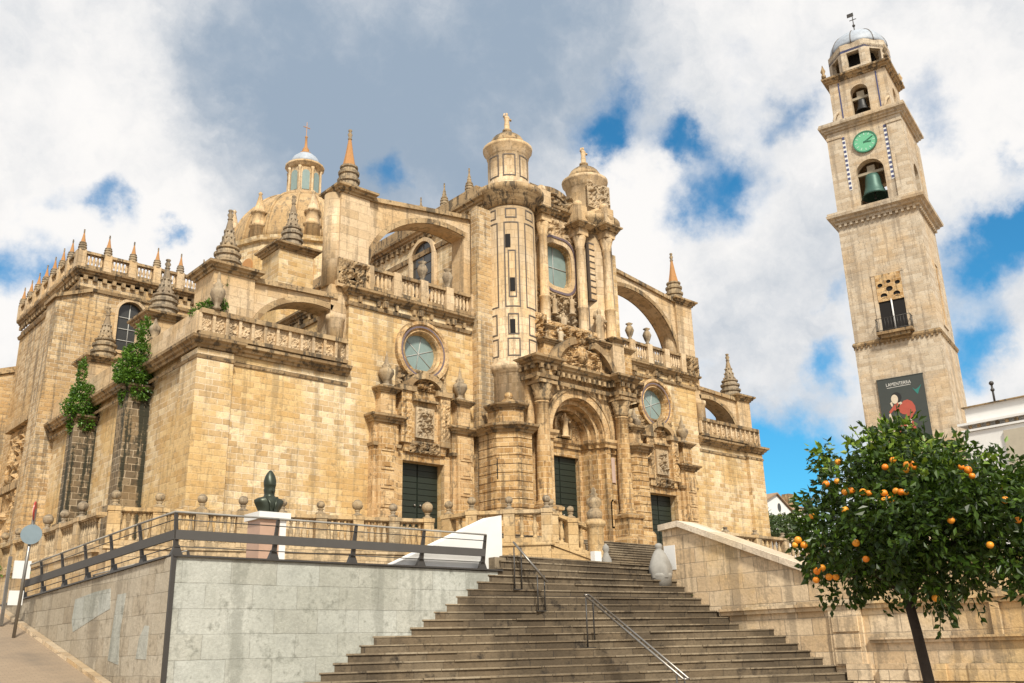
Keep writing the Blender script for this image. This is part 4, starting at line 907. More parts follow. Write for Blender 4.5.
# ================================================================== WHITE HOUSES
hs = thing('white_house', (31, 6, 0), 'flat roofed white rendered house with beige blind below the bell tower', 'house')
m = MB(); m.box(28, -3, 0, 37, 11.6, 7.35); m.box(28.15, -2.9, 7.35, 36.8, 11.5, 8.1); m.build('wall', [M_WHITE], hs)
m = MB(); m.box(27.9, -3.1, 7.55, 37.1, 11.68, 7.62); m.box(28.06, -3.0, 8.1, 37, 11.56, 8.13, 1); m.box(27.94, -3.1, 7.36, 37.1, 11.62, 7.42)
for k in range(56): m.box(27.95, -3+k*.26, 7.44, 28.0, -3+k*.26+.10, 7.53, 1)
m.build('eave', [M_WHITE, S_DARK], hs)
m = MB(); m.box(27.93, 8.2, 5.9, 28.02, 10.45, 7.22, 0); m.box(27.97, 8.2, 4.7, 28.015, 10.45, 5.93, 1); m.build('window', [M_SHUT, M_VOID], hs)
m = MB(); m.tube([(28.4, 10.7, 8.1), (28.4, 10.7, 8.75)], .03, 6); m.ball((28.4, 10.7, 8.75), .07); m.ball((28.4, 10.7, 8.55), .06); m.build('roof_vent', [M_RAIL], hs)
h2 = thing('white_house', (146.5, 96, 5), 'small distant white gabled house with one round window', 'house')
m = MB(); m.plate([(139.0, 5), (149.8, 5), (149.8, 23.6), (145.0, 26.6), (139.0, 24.2)], [], 94, 106); m.build('wall', [M_WHITE], h2)
m = MB(); m.plate([(138.6, 24.0), (145.0, 26.7), (150.3, 23.5), (150.3, 23.7), (145.0, 26.95), (138.6, 24.3)], [], 93.6, 106.4); m.build('roof', [M_ROOF], h2)
m = MB(); m.plate(circ(145.6, 24.4, .5, .75, 16), [], 93.92, 93.99); m.build('window', [M_DGLASS], h2)
h3 = thing('white_house', (160, 104, 5), 'distant low white house with a dark chimney beside the gabled house', 'house')
m = MB(); m.box(153.5, 102, 5, 170, 112, 26.0); m.build('wall', [M_WHITE], h3)
m = MB(); m.hexa([(153, 101.5, 26), (170.5, 101.5, 26), (170.5, 112.5, 26), (153, 112.5, 26)], [(155, 104, 27.6), (169, 104, 27.6), (169, 110, 27.6), (155, 110, 27.6)]); m.build('roof', [M_ROOF], h3)
m = MB(); m.box(163.3, 103, 26.8, 165.2, 104.6, 29.6); m.build('chimney', [S_DARK], h3)

# ================================================================== TERRACE, STAIRS, WALLS
m = MB()
tpoly = [(13, 66), (13, 38.7), (25.9, 35.3), (26.1, 32.3), (28.4, 29.9), (30.4, 29.6), (30.4, 36.6), (52.5, 36.6), (52.5, 30.9), (75, 30.9), (75, 66)]
m.slab(tpoly, 0, 5.98); struct(m.build('terrace', [S_TERR]))
m = MB(); m.box(24.5, 36.6, 5.9, 53.2, 41, 7.2); struct(m.build('church_platform', [S_TERR]))
m = MB()
for k in range(18):
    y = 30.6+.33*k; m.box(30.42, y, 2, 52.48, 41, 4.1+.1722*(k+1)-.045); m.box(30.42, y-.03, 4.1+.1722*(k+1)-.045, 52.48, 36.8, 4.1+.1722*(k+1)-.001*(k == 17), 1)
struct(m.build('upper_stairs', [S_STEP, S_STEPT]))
m = MB(); m.slab([(17.0, 20.06), (24.3, 20.4), (52.4, 20.4), (52.4, 30.7), (30.3, 30.7), (17.0, 36)], 1.0, 4.04); struct(m.build('landing', [S_STEPT]))
# fan stairs between concrete wall (y = 20) and retaining wall (x = 24)
zj = [4.1]+[3.95-.195*j for j in range(0, 21)]
xl = [17.45, 17.2, 17.05, 16.74, 16.35, 16.0, 15.65, 15.3, 14.93, 14.57, 14.2, 13.1, 12.74, 12.39, 12.04, 11.69, 11.33, 10.97, 10.6, 10.25, 9.9, 9.55]
yr = [20.4, 20.1, 19.8, 19.5, 19.2, 18.9, 18.6, 18.3, 17.95, 17.6, 17.3, 16.12, 15.76, 15.4, 15.04, 14.68, 14.3, 13.95, 13.6, 13.25, 12.9, 12.55]
m = MB(); sr = random.Random(3)
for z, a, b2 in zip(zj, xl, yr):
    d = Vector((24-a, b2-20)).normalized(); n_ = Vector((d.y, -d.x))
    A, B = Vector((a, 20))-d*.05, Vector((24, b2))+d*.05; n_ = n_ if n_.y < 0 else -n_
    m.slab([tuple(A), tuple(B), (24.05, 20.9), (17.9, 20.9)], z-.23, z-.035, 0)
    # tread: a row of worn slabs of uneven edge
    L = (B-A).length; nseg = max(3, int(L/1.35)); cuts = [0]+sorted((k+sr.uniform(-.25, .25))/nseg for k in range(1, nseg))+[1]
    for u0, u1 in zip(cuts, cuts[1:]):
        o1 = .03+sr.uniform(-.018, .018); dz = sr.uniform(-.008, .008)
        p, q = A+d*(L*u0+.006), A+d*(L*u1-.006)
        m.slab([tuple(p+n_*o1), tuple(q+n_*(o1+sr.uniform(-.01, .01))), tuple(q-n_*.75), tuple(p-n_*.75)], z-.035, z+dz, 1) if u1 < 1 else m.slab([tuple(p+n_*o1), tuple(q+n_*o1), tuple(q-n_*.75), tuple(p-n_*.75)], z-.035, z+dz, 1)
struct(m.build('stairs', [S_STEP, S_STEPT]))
# concrete ramp wall
cw = thing('concrete_wall', (8, 20, 0), 'pale streaked concrete block retaining wall left of the stairs', 'wall')
m = MB(); m.plate([(8.04, -.5), (17.35, -.5), (17.35, 3.64), (8.04, 3.66)], [], 20, 20.5); m.box(8.0, 19.96, -.5, 8.09, 20.04, 3.7, 1); m.build('front_wall', [S_CONC, M_RAIL], cw)
m = MB(); m.plate([(20.05, -.5), (33.5, -.5), (33.5, 3.26), (20.05, 3.66)], [], 8.0, 8.5, 0, 'x'); m.build('side_wall', [S_CONCD], cw)
m = MB(); m.box(8.02, 19.94, 3.66, 17.2, 20.3, 3.70); m.hexa([(7.95, 20.31, 3.66), (8.3, 20.31, 3.66), (8.3, 33.5, 3.265), (7.95, 33.5, 3.265)], [(7.95, 20.31, 3.70), (8.3, 20.31, 3.70), (8.3, 33.5, 3.305), (7.95, 33.5, 3.305)]); m.build('coping', [M_RAIL], cw)
# patches of lighter repair on the side wall
m = MB(); m.plate([(23.4, 2.75), (24.2, 2.62), (25.9, 2.3), (26.1, 2.6), (26.0, 3.1), (24.6, 3.2), (23.5, 3.22)], [], 7.994, 8.0, 0, 'x'); m.plate([(22.5, 1.5), (23.2, 1.6), (23.1, 2.4), (23.0, 3.05), (22.45, 3.05), (22.6, 2.2)], [], 7.994, 8.0, 0, 'x'); m.plate([(20.9, 1.6), (21.5, 1.62), (21.4, 2.05), (21.15, 2.3), (20.9, 2.28)], [], 7.994, 8.0, 0, 'x'); m.build('repair_patch', [S_CONC], cw)
m = MB(); m.hexa([(8.4, 20.4, 0), (17.4, 20.4, 0), (17.4, 37, 0), (8.4, 37, 0)], [(8.4, 20.4, 3.6), (17.4, 20.4, 3.6), (17.4, 37, 3.3), (8.4, 37, 3.2)]); struct(m.build('ramp', [M_PAVE]))
# street, kerb, ground
def gz(y): return 0.0 if y < 18 else (.02+(y-18)*.2107 if y < 33 else 3.18+(y-33)*.03)
m = MB(); ys = [-60, 0, 10, 18, 20, 24, 28, 33, 40, 60, 120]
V = []; F = []
for y in ys: V += [(-60, y, gz(y)+.004), (7.9, y, gz(y)+.004), (13.2 if y >= 33 else 7.9, y, gz(y)+.004)]
for i in range(len(ys)-1): F += [(3*i, 3*i+1, 3*i+4, 3*i+3), (3*i+1, 3*i+2, 3*i+5, 3*i+4)]
m.add(V, F); struct(m.build('street', [M_PAVE]))
m = MB()
for y0, y1 in ((18, 24), (24, 28), (28, 33)):
    m.hexa([(7.80, y0, gz(y0)-.1), (7.99, y0, gz(y0)-.1), (7.99, y1, gz(y1)-.1), (7.80, y1, gz(y1)-.1)], [(7.80, y0, gz(y0)+.1), (7.99, y0, gz(y0)+.1), (7.99, y1, gz(y1)+.1), (7.80, y1, gz(y1)+.1)])
struct(m.build('kerb', [S_RET]))
m = MB(); m.add([(-900, -900, 0), (900, -900, 0), (900, 900, 0), (-900, 900, 0)], [(0, 1, 2, 3)]); struct(m.build('ground', [M_PAVE]))
# white ramp panel
wp = MB(); wp.plate([(13.75, 3.7), (17.5, 3.7), (17.5, 5.24), (17.15, 5.17)], [], 20.32, 20.75); tag(wp.build('white_parapet', [M_WHITE]), 'white rendered triangular parapet at the head of the concrete wall', 'parapet')

# --- right retaining wall
rwl = thing('retaining_wall', (24, 10, 0), 'long ashlar retaining wall with sloping pale coping right of the stairs', 'wall')
top = [(19.93, 5.14), (19.2, 5.2), (14.9, 3.5), (-6, 3.5)]
m = MB(); m.plate([(19.93, -.3)]+top+[(-6, -.3)], [], 24, 24.7, 0, 'x'); m.build('wall', [S_RET], rwl)
m = MB()
for (a, za), (b2, zb2) in zip(top, top[1:]):
    m.plate([(a+(.05 if a == 19.93 else 0), za+.003), (b2, zb2+.003), (b2, zb2+.19), (a+(.05 if a == 19.93 else 0), za+.19)], [], 23.85, 24.85, 0, 'x')
m.build('coping', [S_COPE], rwl)
m = MB(); m.box(23.985, 19.45, 3.9, 24.001, 19.9, 4.66); m.build('white_patch', [M_WHITE], rwl)
m = MB()
for z, o, h in ((2.42, .09, .2), (1.55, .07, .14)): m.box(24-o, -6, z, 24.001, 17.9 if z > 2 else 13.2, z+h); m.box(24-o-.06, -6, z+h*.6, 24.001, 17.9 if z > 2 else 13.2, z+h)
m.box(23.92, 13.35, 1.0, 24.001, 14.3, 2.42); 
m.box(23.90, 9.8, 1.69, 24.001, 10.0, 2.42); m.box(23.88, 13.45, 1.05, 23.93, 14.2, 1.4); m.box(23.88, 13.45, 1.46, 23.93, 14.2, 1.8); m.box(23.88, 13.45, 1.86, 23.93, 14.2, 2.3)
m.build('string_course', [S_RET], rwl)
m = MB(); br_ = random.Random(8); y = 13.9
while y > -6:
    z = -.3
    for hh in (.5, .45, .42):
        L = br_.uniform(.6, 1.5); o = br_.uniform(.14, .3); m.box(24-o, y-L+.02, z, 24.001, y, z+hh-.025); z += hh
    y -= br_.uniform(.55, .9)
m.build('rough_footing', [S_RET], rwl)
m = MB(); m.box(24.7, -6, 0, 52.4, 19.9, 3.2); m.box(52.4, -6, 0, 75, 31, 3.2); struct(m.build('upper_ground', [M_PAVE]))

# --- balustrades of the terrace: rail, base, pedestals (> ball), balusters one by one
def bal_proto():
    m = MB(); m.lathe(0, 0, [(.10, 0), (.10, .06), (.06, .1), (.075, .16), (.125, .4), (.10, .56), (.06, .74), (.055, .8), (.09, .84), (.06, .88), (.10, .93), (.10, 1.0)], 8, 0)
    o = m.build('baluster', [S_TERR]); return o
BALP = bal_proto(); balmesh = BALP.data; bpy.data.objects.remove(BALP)
def terrace_balustrade(name, label, pts, zt, h, wallz, step, ball=.19, spacing=.29, zt2=None, skip_end=False):
    pts = [Vector(p) for p in pts]; t0 = pts[0]
    th = thing(name, (t0.x, t0.y, zt-h), label, 'balustrade', 'balustrades round the terrace')
    mr, mbse, mw = MB(), MB(), MB(); bi = 0
    for si, (a, b) in enumerate(zip(pts, pts[1:])):
        L = (b-a).length; d = (b-a)/L; ang = math.atan2(d.y, d.x); za, zb2 = (zt, zt) if zt2 is None else (zt, zt2)
        MM = Matrix.Translation((a.x, a.y, 0)) @ Matrix.Rotation(ang, 4, 'Z')
        for mm in (mr, mbse, mw): mm.M = MM
        e = .0
        def bar(mm, x0, x1, yw, z0, z1):
            f = lambda x: (zb2-za)*x/L
            mm.hexa([(x0, -yw, z0+f(x0)), (x1, -yw, z0+f(x1)), (x1, yw, z0+f(x1)), (x0, yw, z0+f(x0))], [(x0, -yw, z1+f(x0)), (x1, -yw, z1+f(x1)), (x1, yw, z1+f(x1)), (x0, yw, z1+f(x0))])
        bar(mr, -.12, L+.12, .21, za-.15, za); bar(mr, -.1, L+.1, .15, za-.2, za-.148)
        bar(mbse, -.12, L+.12, .2, za-h, za-h+.2)
        if wallz is not None:
            f = lambda x: (zb2-za)*x/L
            mw.hexa([(-.14, -.24, wallz), (L+.14, -.24, wallz), (L+.14, .24, wallz), (-.14, .24, wallz)], [(-.14, -.24, za-h-.14), (L+.14, -.24, zb2-h-.14), (L+.14, .24, zb2-h-.14), (-.14, .24, za-h-.14)])
            bar(mw, -.3, L+.3, .3, za-h-.137, za-h-.002)
        n = max(1, round(L/step))
        for k in range(n+1):
            if k == n and si < len(pts)-2: continue
            if k == n and skip_end: continue
            x = L*k/n; zz = za+(zb2-za)*k/n; p = a+d*x
            m = MB(); m.M = MM; m.box(x-.24, -.23, zz-h+.02, x+.24, .23, zz-.152+.0); m.box(x-.27, -.26, zz-.151, x+.27, .26, zz+.03)
            pd = m.build('pedestal', [S_TERR], th)
            big = ball*(1.35 if rnd.random() < .2 else 1)*rnd.uniform(.92, 1.08)
            m = MB(); m.lathe(p.x, p.y, [(.22, zz+.025), (.22, zz+.1), (.12, zz+.14), (.09, zz+.22), (.15, zz+.27), (.08, zz+.31)], 10); m.ball((p.x, p.y, zz+.28+big), big, 0, 12, rough=.12, seed=k); m.build('ball_finial', [S_PIN], pd)
        for k in range(n):
            nb = max(1, int((L/n-.5)/spacing))
            for q in range(nb):
                x = L*k/n+.25+(L/n-.5)*(q+.5)/nb; zz = za+(zb2-za)*x/L; p = a+d*x
                o = bpy.data.objects.new('baluster', balmesh); col.objects.link(o); o.parent = th
                o.location = Vector((p.x, p.y, zz-h+.2))-Vector(th['_o']); o.scale = (1, 1, (h-.4)); o['_o'] = tuple(th['_o']); o.rotation_euler = (0, 0, rnd.random())
    mr.build('rail', [S_TERR], th); mbse.build('base', [S_TERR], th)
    if wallz is not None: mw.build('plinth_wall', [S_TERR], th)
    return th
terrace_balustrade('balustrade', 'stone balustrade in front of the church behind the bust', [(13.0, 38.7), (25.9, 35.3)], 7.4, 1.5, 2.6, 1.62)
terrace_balustrade('balustrade', 'stone balustrade running back along the street side below the mossy buttresses', [(13.0, 62.0), (13.0, 40.3)], 7.4, 1.5, 2.6, 2.3, skip_end=True)
terrace_balustrade('balustrade', 'short stone balustrade stepping forward between the left and middle doors', [(25.95, 33.75), (26.1, 32.3), (28.4, 29.95)], 7.4, 1.4, 3.8, 1.5, spacing=.5)
terrace_balustrade('balustrade', 'sloping stone balustrade with descending rail at the foot of the main portal', [(28.6, 29.9), (30.35, 29.25)], 7.3, 1.35, 3.8, 1.1, .15, .4, 6.7, True)
terrace_balustrade('balustrade', 'far stone balustrade behind the retaining wall coping at the right', [(53.0, 30.75), (39.6, 30.75)][::-1], 7.3, 1.4, 3.2, 2.8, .001, .42)
# stair post with urn
ps = thing('stair_post', (30.45, 29.05, 4.05), 'stone newel post carrying a weathered urn at the upper stairs', 'post')
m = MB(); x, y = 30.45, 29.05; m.lathe(x, y, [(.42, 4.05), (.42, 4.5), (.36, 4.55), (.36, 6.6), (.4, 6.66), (.47, 6.75), (.47, 6.9), (.38, 6.96), (.38, 7.0)], 20); m.build('shaft', [S_TERR], ps)
m = MB(); m.lathe(x, y, [(.3, 6.99), (.34, 7.06), (.36, 7.3), (.26, 7.4), (.2, 7.5), (.36, 7.72), (.3, 7.9), (.14, 8.02), (.2, 8.1), (.1, 8.2), (.14, 8.3), (.03, 8.42)], 12); m.build('urn', [S_PIN], ps)
m = MB(); m.box(29.35, 28.1, 4.03, 29.75, 28.35, 5.5); tag(m.build('white_box', [M_WHITE]), 'white painted upright box at the foot of the urn topped newel post', 'box')
m = MB(); m.lathe(30.15, 28.2, [(.22, 4.04), (.24, 5.0), (.22, 5.2), (.12, 5.4), (.1, 5.5), (.16, 5.62), (.12, 5.75), (.02, 5.85)], 10); tag(m.build('stone_bollard', [M_OFFW]), 'small pale knobbed bollard right of the white box', 'bollard')
# wrapped finial at the head of the right wall
m = MB(); x, y = 23.52, 19.72; m.M = Matrix.Translation((x, y, 3.5*.17+.1)) @ Matrix.Rotation(.5, 4, 'Z') @ Matrix.Diagonal((.72, .72, .84, 1))
n = 28; V = []; F = []; prof = [(.46, 3.5), (.50, 3.72), (.50, 3.9), (.42, 4.12), (.31, 4.34), (.2, 4.5), (.13, 4.56), (.15, 4.6), (.17, 4.68), (.13, 4.76), (.03, 4.79)]
for j, (r, z) in enumerate(prof):
    for i in range(n):
        a = 2*math.pi*i/n; k = 1+(.09 if j < 6 else .03)*math.sin(5*a+z*2)*max(.2, (4.7-z))+.04*noise.noise(Vector((math.cos(a)*2, math.sin(a)*2, z*2)))
        V.append((r*k*math.cos(a), r*k*math.sin(a), z))
for j in range(len(prof)-1): F += [(j*n+i, j*n+(i+1) % n, (j+1)*n+(i+1) % n, (j+1)*n+i) for i in range(n)]
F.append(tuple((len(prof)-1)*n+i for i in range(n))); m.add(V, F, 0, True)
m.lathe(0, 0, [(.47, 3.15), (.47, 3.5), (.50, 3.55), (.49, 3.66)], 24)
tag(m.build('wrapped_finial', [M_OFFW]), 'pale bell shaped wrapped stone finial standing on the steps by the wall end', 'finial')

# --- bust
bu = thing('bust_monument', (12.2, 24.2, 3.5), 'dark bronze mitred bust on a pink marble pedestal behind the railing', 'statue')
m = MB(); m.box(12.02, 24.1, 3.4, 12.62, 24.85, 5.2); m.build('pedestal', [M_PINK], bu)
m = MB(); m.box(11.94, 24.02, 5.2, 12.9, 24.93, 5.4); m.box(12.61, 24.085, 3.4, 12.8, 24.86, 5.2); m.build('pedestal_top', [M_WHITE], bu)
m = MB(); n = 24; V = []; F = []; bx, by = 12.42, 24.45
m.M = Matrix.Translation((bx, by, 5.38)) @ Matrix.Diagonal((.80, .85, .86, 1)) @ Matrix.Translation((-bx, -by, -5.38))
lev = [(5.38, .30, .26), (5.42, .34, .28), (5.50, .37, .29), (5.62, .43, .30), (5.74, .50, .30), (5.83, .52, .28), (5.90, .42, .25), (5.94, .27, .22), (5.97, .2, .2), (6.02, .175, .19), (6.08, .18, .2), (6.18, .185, .21), (6.26, .185, .21), (6.30, .2, .22), (6.36, .215, .22), (6.48, .22, .2), (6.62, .185, .15), (6.74, .12, .09), (6.82, .05, .04), (6.84, .01, .01)]
for z, rx, ry in lev:
    for i in range(n):
        a = 2*math.pi*i/n; c, s_ = math.cos(a), math.sin(a); k = 1.0
        if 6.08 < z < 6.28:
            fr = max(0, -s_)
            k += (.28 if abs(c) < .2 and fr > .8 and z in (6.18,) else 0) - (.12 if .25 < abs(c) < .6 and fr > .5 and z == 6.26 else 0) + (.12 if abs(c) > .9 and z == 6.18 else 0)
        k += .05*noise.noise(Vector((c*3, s_*3, z*7)))
        if z < 5.9: k += .06*math.sin(6*a+z*5)
        V.append((bx+rx*k*c, by+ry*k*s_, z))
for j in range(len(lev)-1): F += [(j*n+i, j*n+(i+1) % n, (j+1)*n+(i+1) % n, (j+1)*n+i) for i in range(n)]
F.append(tuple(reversed(range(n)))); m.add(V, F, 0, True); m.ball((bx+.44, by-.02, 5.80), .12, 0, 10, rough=.3); m.hexa([(bx-.035, by-.2, 6.13), (bx+.035, by-.2, 6.13), (bx+.04, by-.27, 6.12), (bx-.04, by-.27, 6.12)], [(bx-.02, by-.19, 6.25), (bx+.02, by-.19, 6.25), (bx+.02, by-.215, 6.25), (bx-.02, by-.215, 6.25)]); m.tube([(bx-.2, by-.2, 5.92), (bx-.1, by-.31, 5.7), (bx-.06, by-.31, 5.45)], .05, 6); m.tube([(bx+.2, by-.2, 5.92), (bx+.1, by-.31, 5.7), (bx+.06, by-.31, 5.45)], .05, 6); m.build('bust', [M_BRONZE], bu)

# --- railings on the concrete wall
def railing(label, posts, dz, lean, skip0=False, corner=True):
    th = thing('railing', (posts[0][0], posts[0][1], posts[0][2]), label, 'railing', 'railings of the ramp')
    lean = Vector(lean); lc = Vector((-.7, -.7, 0)).normalized()
    P_ = [Vector(p) for p in posts]
    for pi_, p in enumerate(P_):
        if pi_ == 0 and skip0: continue
        m = MB(); a = p; b = p+(lc if pi_ == 0 and corner else lean)*.16+Vector((0, 0, .9)); d = Vector((lean.y, -lean.x, 0)).normalized()
        w0, w1, t_ = .06, .03, .03
        m.hexa([a-d*w0-lean*t_, a+d*w0-lean*t_, a+d*w0+lean*t_, a-d*w0+lean*t_], [b-d*w1-lean*t_, b+d*w1-lean*t_, b+d*w1+lean*t_, b-d*w1+lean*t_]); m.hexa([a-d*.13-lean*.06, a+d*.13-lean*.06, a+d*.13+lean*.06, a-d*.13+lean*.06], [a-d*.05-lean*.04+Vector((0, 0, .22)), a+d*.05-lean*.04+Vector((0, 0, .22)), a+d*.05+lean*.045+Vector((0, 0, .22)), a-d*.05+lean*.045+Vector((0, 0, .22))])
        m.build('post', [M_RAIL], th)
    def run(h, r, mt, name, flat=None):
        m = MB()
        for k_, (a, b) in enumerate(zip(P_, P_[1:])):
            o = lean*(.16*h+.05)+Vector((0, 0, h)); a2, b2 = a+((lc*(.16*h+.05)+Vector((0, 0, h))) if k_ == 0 and corner else o), b+o
            if flat:
                t_ = .03; q = lean*t_
                m.hexa([a2-q, b2-q, b2+q, a2+q], [a2-q+Vector((0, 0, flat)), b2-q+Vector((0, 0, flat)), b2+q+Vector((0, 0, flat)), a2+q+Vector((0, 0, flat))])
            else: m.tube([a2, b2], r, 7)
        m.build(name, [mt], th)
    run(.33, 0, M_BAND, 'board', .2); run(.9, .024, M_OFFW, 'top_rail'); run(.74, .012, M_RAIL, 'wire_rail'); run(.18, .012, M_RAIL, 'wire_rail')
railing('grey board railing along the front of the concrete wall', [(8.13, 20.13, 3.70), (10.4, 20.12, 3.7), (12.5, 20.12, 3.7), (14.55, 20.12, 3.7), (16.6, 20.12, 3.7)], 1, (0, -1, 0))
railing('dark board railing climbing beside the street on the stained wall', [(8.13, 20.13+1.84*k, 3.70-.0303*1.84*k) for k in range(7)], 0, (-1, 0, 0), True)
railing('dark inner railing of the ramp seen behind the street side railing', [(11.0, 26+1.9*k, 3.55-.03*k) for k in range(5)], 0, (-1, 0, 0), False, False)

# --- stair handrails
def handrail(label, top, bot, zt_, zb_, gt, gb):
    th = thing('handrail', (top[0], top[1], gt), label, 'handrail', 'metal handrails on the stairs')
    a, b = Vector((*top, zt_)), Vector((*bot, zb_)); d = (b-a).normalized(); s_ = Vector((d.y, -d.x, 0)).normalized()
    m = MB()
    for q in (-.07, .07): m.tube([a+s_*q-d*.15, b+s_*q+d*.25], .028, 8)
    m.tube([a-s_*.07-d*.15, a+s_*.07-d*.15], .028, 8); m.tube([b-s_*.07+d*.25, b+s_*.07+d*.25], .028, 8)
    m.build('rail', [M_STEEL], th)
    for p, g in ((a, gt), (b, gb)):
        m = MB()
        for q in (-.13, .13): m.tube([Vector((p.x, p.y, g))+s_*.0+Vector((q*1.0, 0, 0)), p+Vector((q*1.0, 0, -.02-.0)) ], .02, 7)
        m.box(p.x-.2, p.y-.05, g-.01, p.x+.2, p.y+.05, g+.015)
        m.build('post', [M_RAIL], th)
handrail('short double handrail high on the stairs near the white parapet', (17.6, 19.79), (18.0, 19.31), 4.32, 3.55, 3.17, 2.585)
handrail('long double handrail descending the middle of the stairs', (18.38, 17.88), (17.0, 13.9), 2.88, 1.02, 1.61, .05)

# --- road signs and white boards at the top of the street
sg = thing('road_sign', (7.3, 28.5, 2.2), 'grey pole with a blue grey sign back and a red rimmed sign seen edge on', 'road sign')
m = MB(); m.tube([(7.3, 28.5, 2.1), (7.42, 28.5, 5.65)], .045, 8); m.build('pole', [M_STEEL], sg)
def disc(mb, c, nrm, r, t_, mi=0):
    q = Vector(nrm).normalized().to_track_quat('Z', 'Y').to_matrix().to_4x4(); mb.M = Matrix.Translation(c) @ q; mb.lathe(0, 0, [(r, -t_), (r, t_)], 24, mi, 0, False)
m = MB(); disc(m, (7.38, 28.42, 4.95), (-.25, -1, 0), .27, .012); m.build('disc_sign', [M_SIGNB], sg)
m = MB(); disc(m, (7.40, 28.45, 5.6), (-1, .42, 0), .26, .012, 0); disc(m, (7.385, 28.456, 5.6), (-1, .42, 0), .19, .012, 1); m.build('disc_sign', [M_SIGNR, M_WHITE], sg)
bd = thing('notice_board', (7.2, 30.6, 2.7), 'pair of blank white notice panels on a post below the ramp railing', 'notice board')
m = MB(); m.box(7.5, 30.2, 3.9, 7.95, 30.26, 4.4); m.build('panel', [M_WHITE], bd)
m = MB(); m.box(7.42, 30.0, 3.15, 7.8, 30.06, 3.55); m.build('panel', [M_WHITE], bd)
m = MB(); m.box(7.32, 30.1, 2.6, 7.4, 30.2, 4.5); m.build('post', [M_STEEL], bd)

# ================================================================== VEGETATION
def leaf(m, p, d, up, L, wd, mi=0, curl=.25):
    d = d.normalized(); s_ = d.cross(up)
    s_ = s_.normalized() if s_.length > 1e-3 else d.orthogonal().normalized(); n_ = s_.cross(d)
    m.add([p, p+d*L*.45+s_*wd+n_*curl*wd, p+d*L-n_*curl*L*.3, p+d*L*.45-s_*wd+n_*curl*wd], [(0, 1, 2), (0, 2, 3)], mi)
def rdir(r):
    while True:
        v = Vector((r.uniform(-1, 1), r.uniform(-1, 1), r.uniform(-1, 1)))
        if .05 < v.length < 1: return v.normalized()
TC = Vector((10.68, 4.98, 0))
tree = thing('orange_tree', (10.5, 5.18, 0), 'orange tree with dark glossy crown and ripe fruit at the foot of the wall', 'tree')
m = MB(); m.tube([(10.52, 5.16, -.05), (10.44, 5.13, .6), (10.42, 5.13, 1.2), (10.36, 5.15, 1.7), (10.30, 5.18, 2.15)], .066, 10, 0, .05); tr = random.Random(4)
tips = []
for k in range(11):
    a = 2*math.pi*k/11+tr.uniform(-.2, .2); e = tr.uniform(.5, 1.2); L = tr.uniform(.7, 1.15); s0 = Vector((10.30, 5.18, 2.0+.02*k))
    d = Vector((math.cos(a)*math.cos(e), math.sin(a)*math.cos(e), math.sin(e))); m.tube([s0, s0+d*L*.5+Vector((0, 0, .05)), s0+d*L], .04, 6, 0, .015); tips.append(s0+d*L)
m.build('trunk', [M_BARK], tree)
# crown: clumps of leaves whose centres fill an uneven volume read from the photograph's outline, in a plane across the line of sight and about as deep as wide
vd = Vector((math.sin(R(64.5)), math.cos(R(64.5)), 0)); rd = Vector((vd.y, -vd.x, 0)); C0 = Vector((10.25, 5.05, 3.02))
def on_tree(px, py, dep=0.0):
    d = ray(px, py); t_ = (C0+vd*dep-EYE).dot(vd)/d.dot(vd); return EYE+d*t_
clump_px = [(905, 456, 38), (884, 450, 22), (866, 452, 14), (838, 478, 26), (830, 515, 32), (822, 548, 30), (850, 520, 46), (890, 500, 52), (930, 490, 50), (960, 480, 42), (1000, 488, 40), (1040, 505, 46), (1000, 530, 46), (950, 540, 50), (900, 550, 42), (860, 560, 34), (835, 574, 24), (1010, 560, 36), (1035, 565, 34), (960, 570, 34), (925, 582, 28), (878, 588, 20), (845, 590, 18), (1070, 530, 40), (1015, 580, 20), (828, 562, 24), (880, 470, 40), (928, 464, 30), (975, 510, 44), (915, 525, 50), (870, 540, 40), (814, 526, 18), (940, 600, 12), (1060, 560, 30), (1000, 470, 24), (830, 455, 14), (893, 440, 14)]
m = MB(); lr = random.Random(12); nleaf = 0
for px, py, r in clump_px:
    rr = r/FPX*12.0
    edge = math.hypot((px-925)/125, (py-515)/85)
    for dep in (([-.75, 0, .75] if edge < .55 else [-.35, .35]) if r > 25 else [0.0]):
        c = on_tree(px, py, dep+lr.uniform(-.2, .2)); rk = rr*lr.uniform(.8, 1.05)
        sub = [c+rdir(lr)*rk*lr.uniform(.35, .95) for _ in range(int(16*(rk/.45)**2)+5)]
        for sc_ in sub:
            tw = rdir(lr); 
            for k in range(15):
                p = sc_+rdir(lr)*lr.uniform(.03, .15)
                out_ = (p-c).normalized() if (p-c).length > 1e-3 else tw
                d = (out_*.8+rdir(lr)*.8+Vector((0, 0, -.25)))
                young_lit = 1 if (out_.z > .3 and py < 500 and lr.random() < (.42 if px < 900 else .25)) or (edge > .85 and out_.z > .1 and lr.random() < .16) else 0  # brighter leaves on top paint in the sunlit rim, mixed with young growth
                leaf(m, p, d, rdir(lr), lr.uniform(.05, .12)*(1.15 if lr.random() < .2 else 1), lr.uniform(.016, .034), young_lit); nleaf += 1
for k in range(55):      # loose shoots that break the outline
    px, py, r = lr.choice(clump_px)
    c = on_tree(px, py, lr.uniform(-.6, .6)); o_ = (c-Vector((10.35, 5.02, 2.95))); o_ = (o_.normalized()+rdir(lr)*.45+Vector((0, 0, .25))).normalized()
    p = c+o_*(r/FPX*12)*.75; L = lr.uniform(.12, .3)
    m.tube([p, p+o_*L], .005, 4, 0)
    yg_lit = 1 if lr.random() < .45 and o_.z > 0 else 0
    for q in range(int(L/.028)): leaf(m, p+o_*(q*.028), o_*.5+rdir(lr), rdir(lr), lr.uniform(.05, .10), lr.uniform(.014, .027), yg_lit)
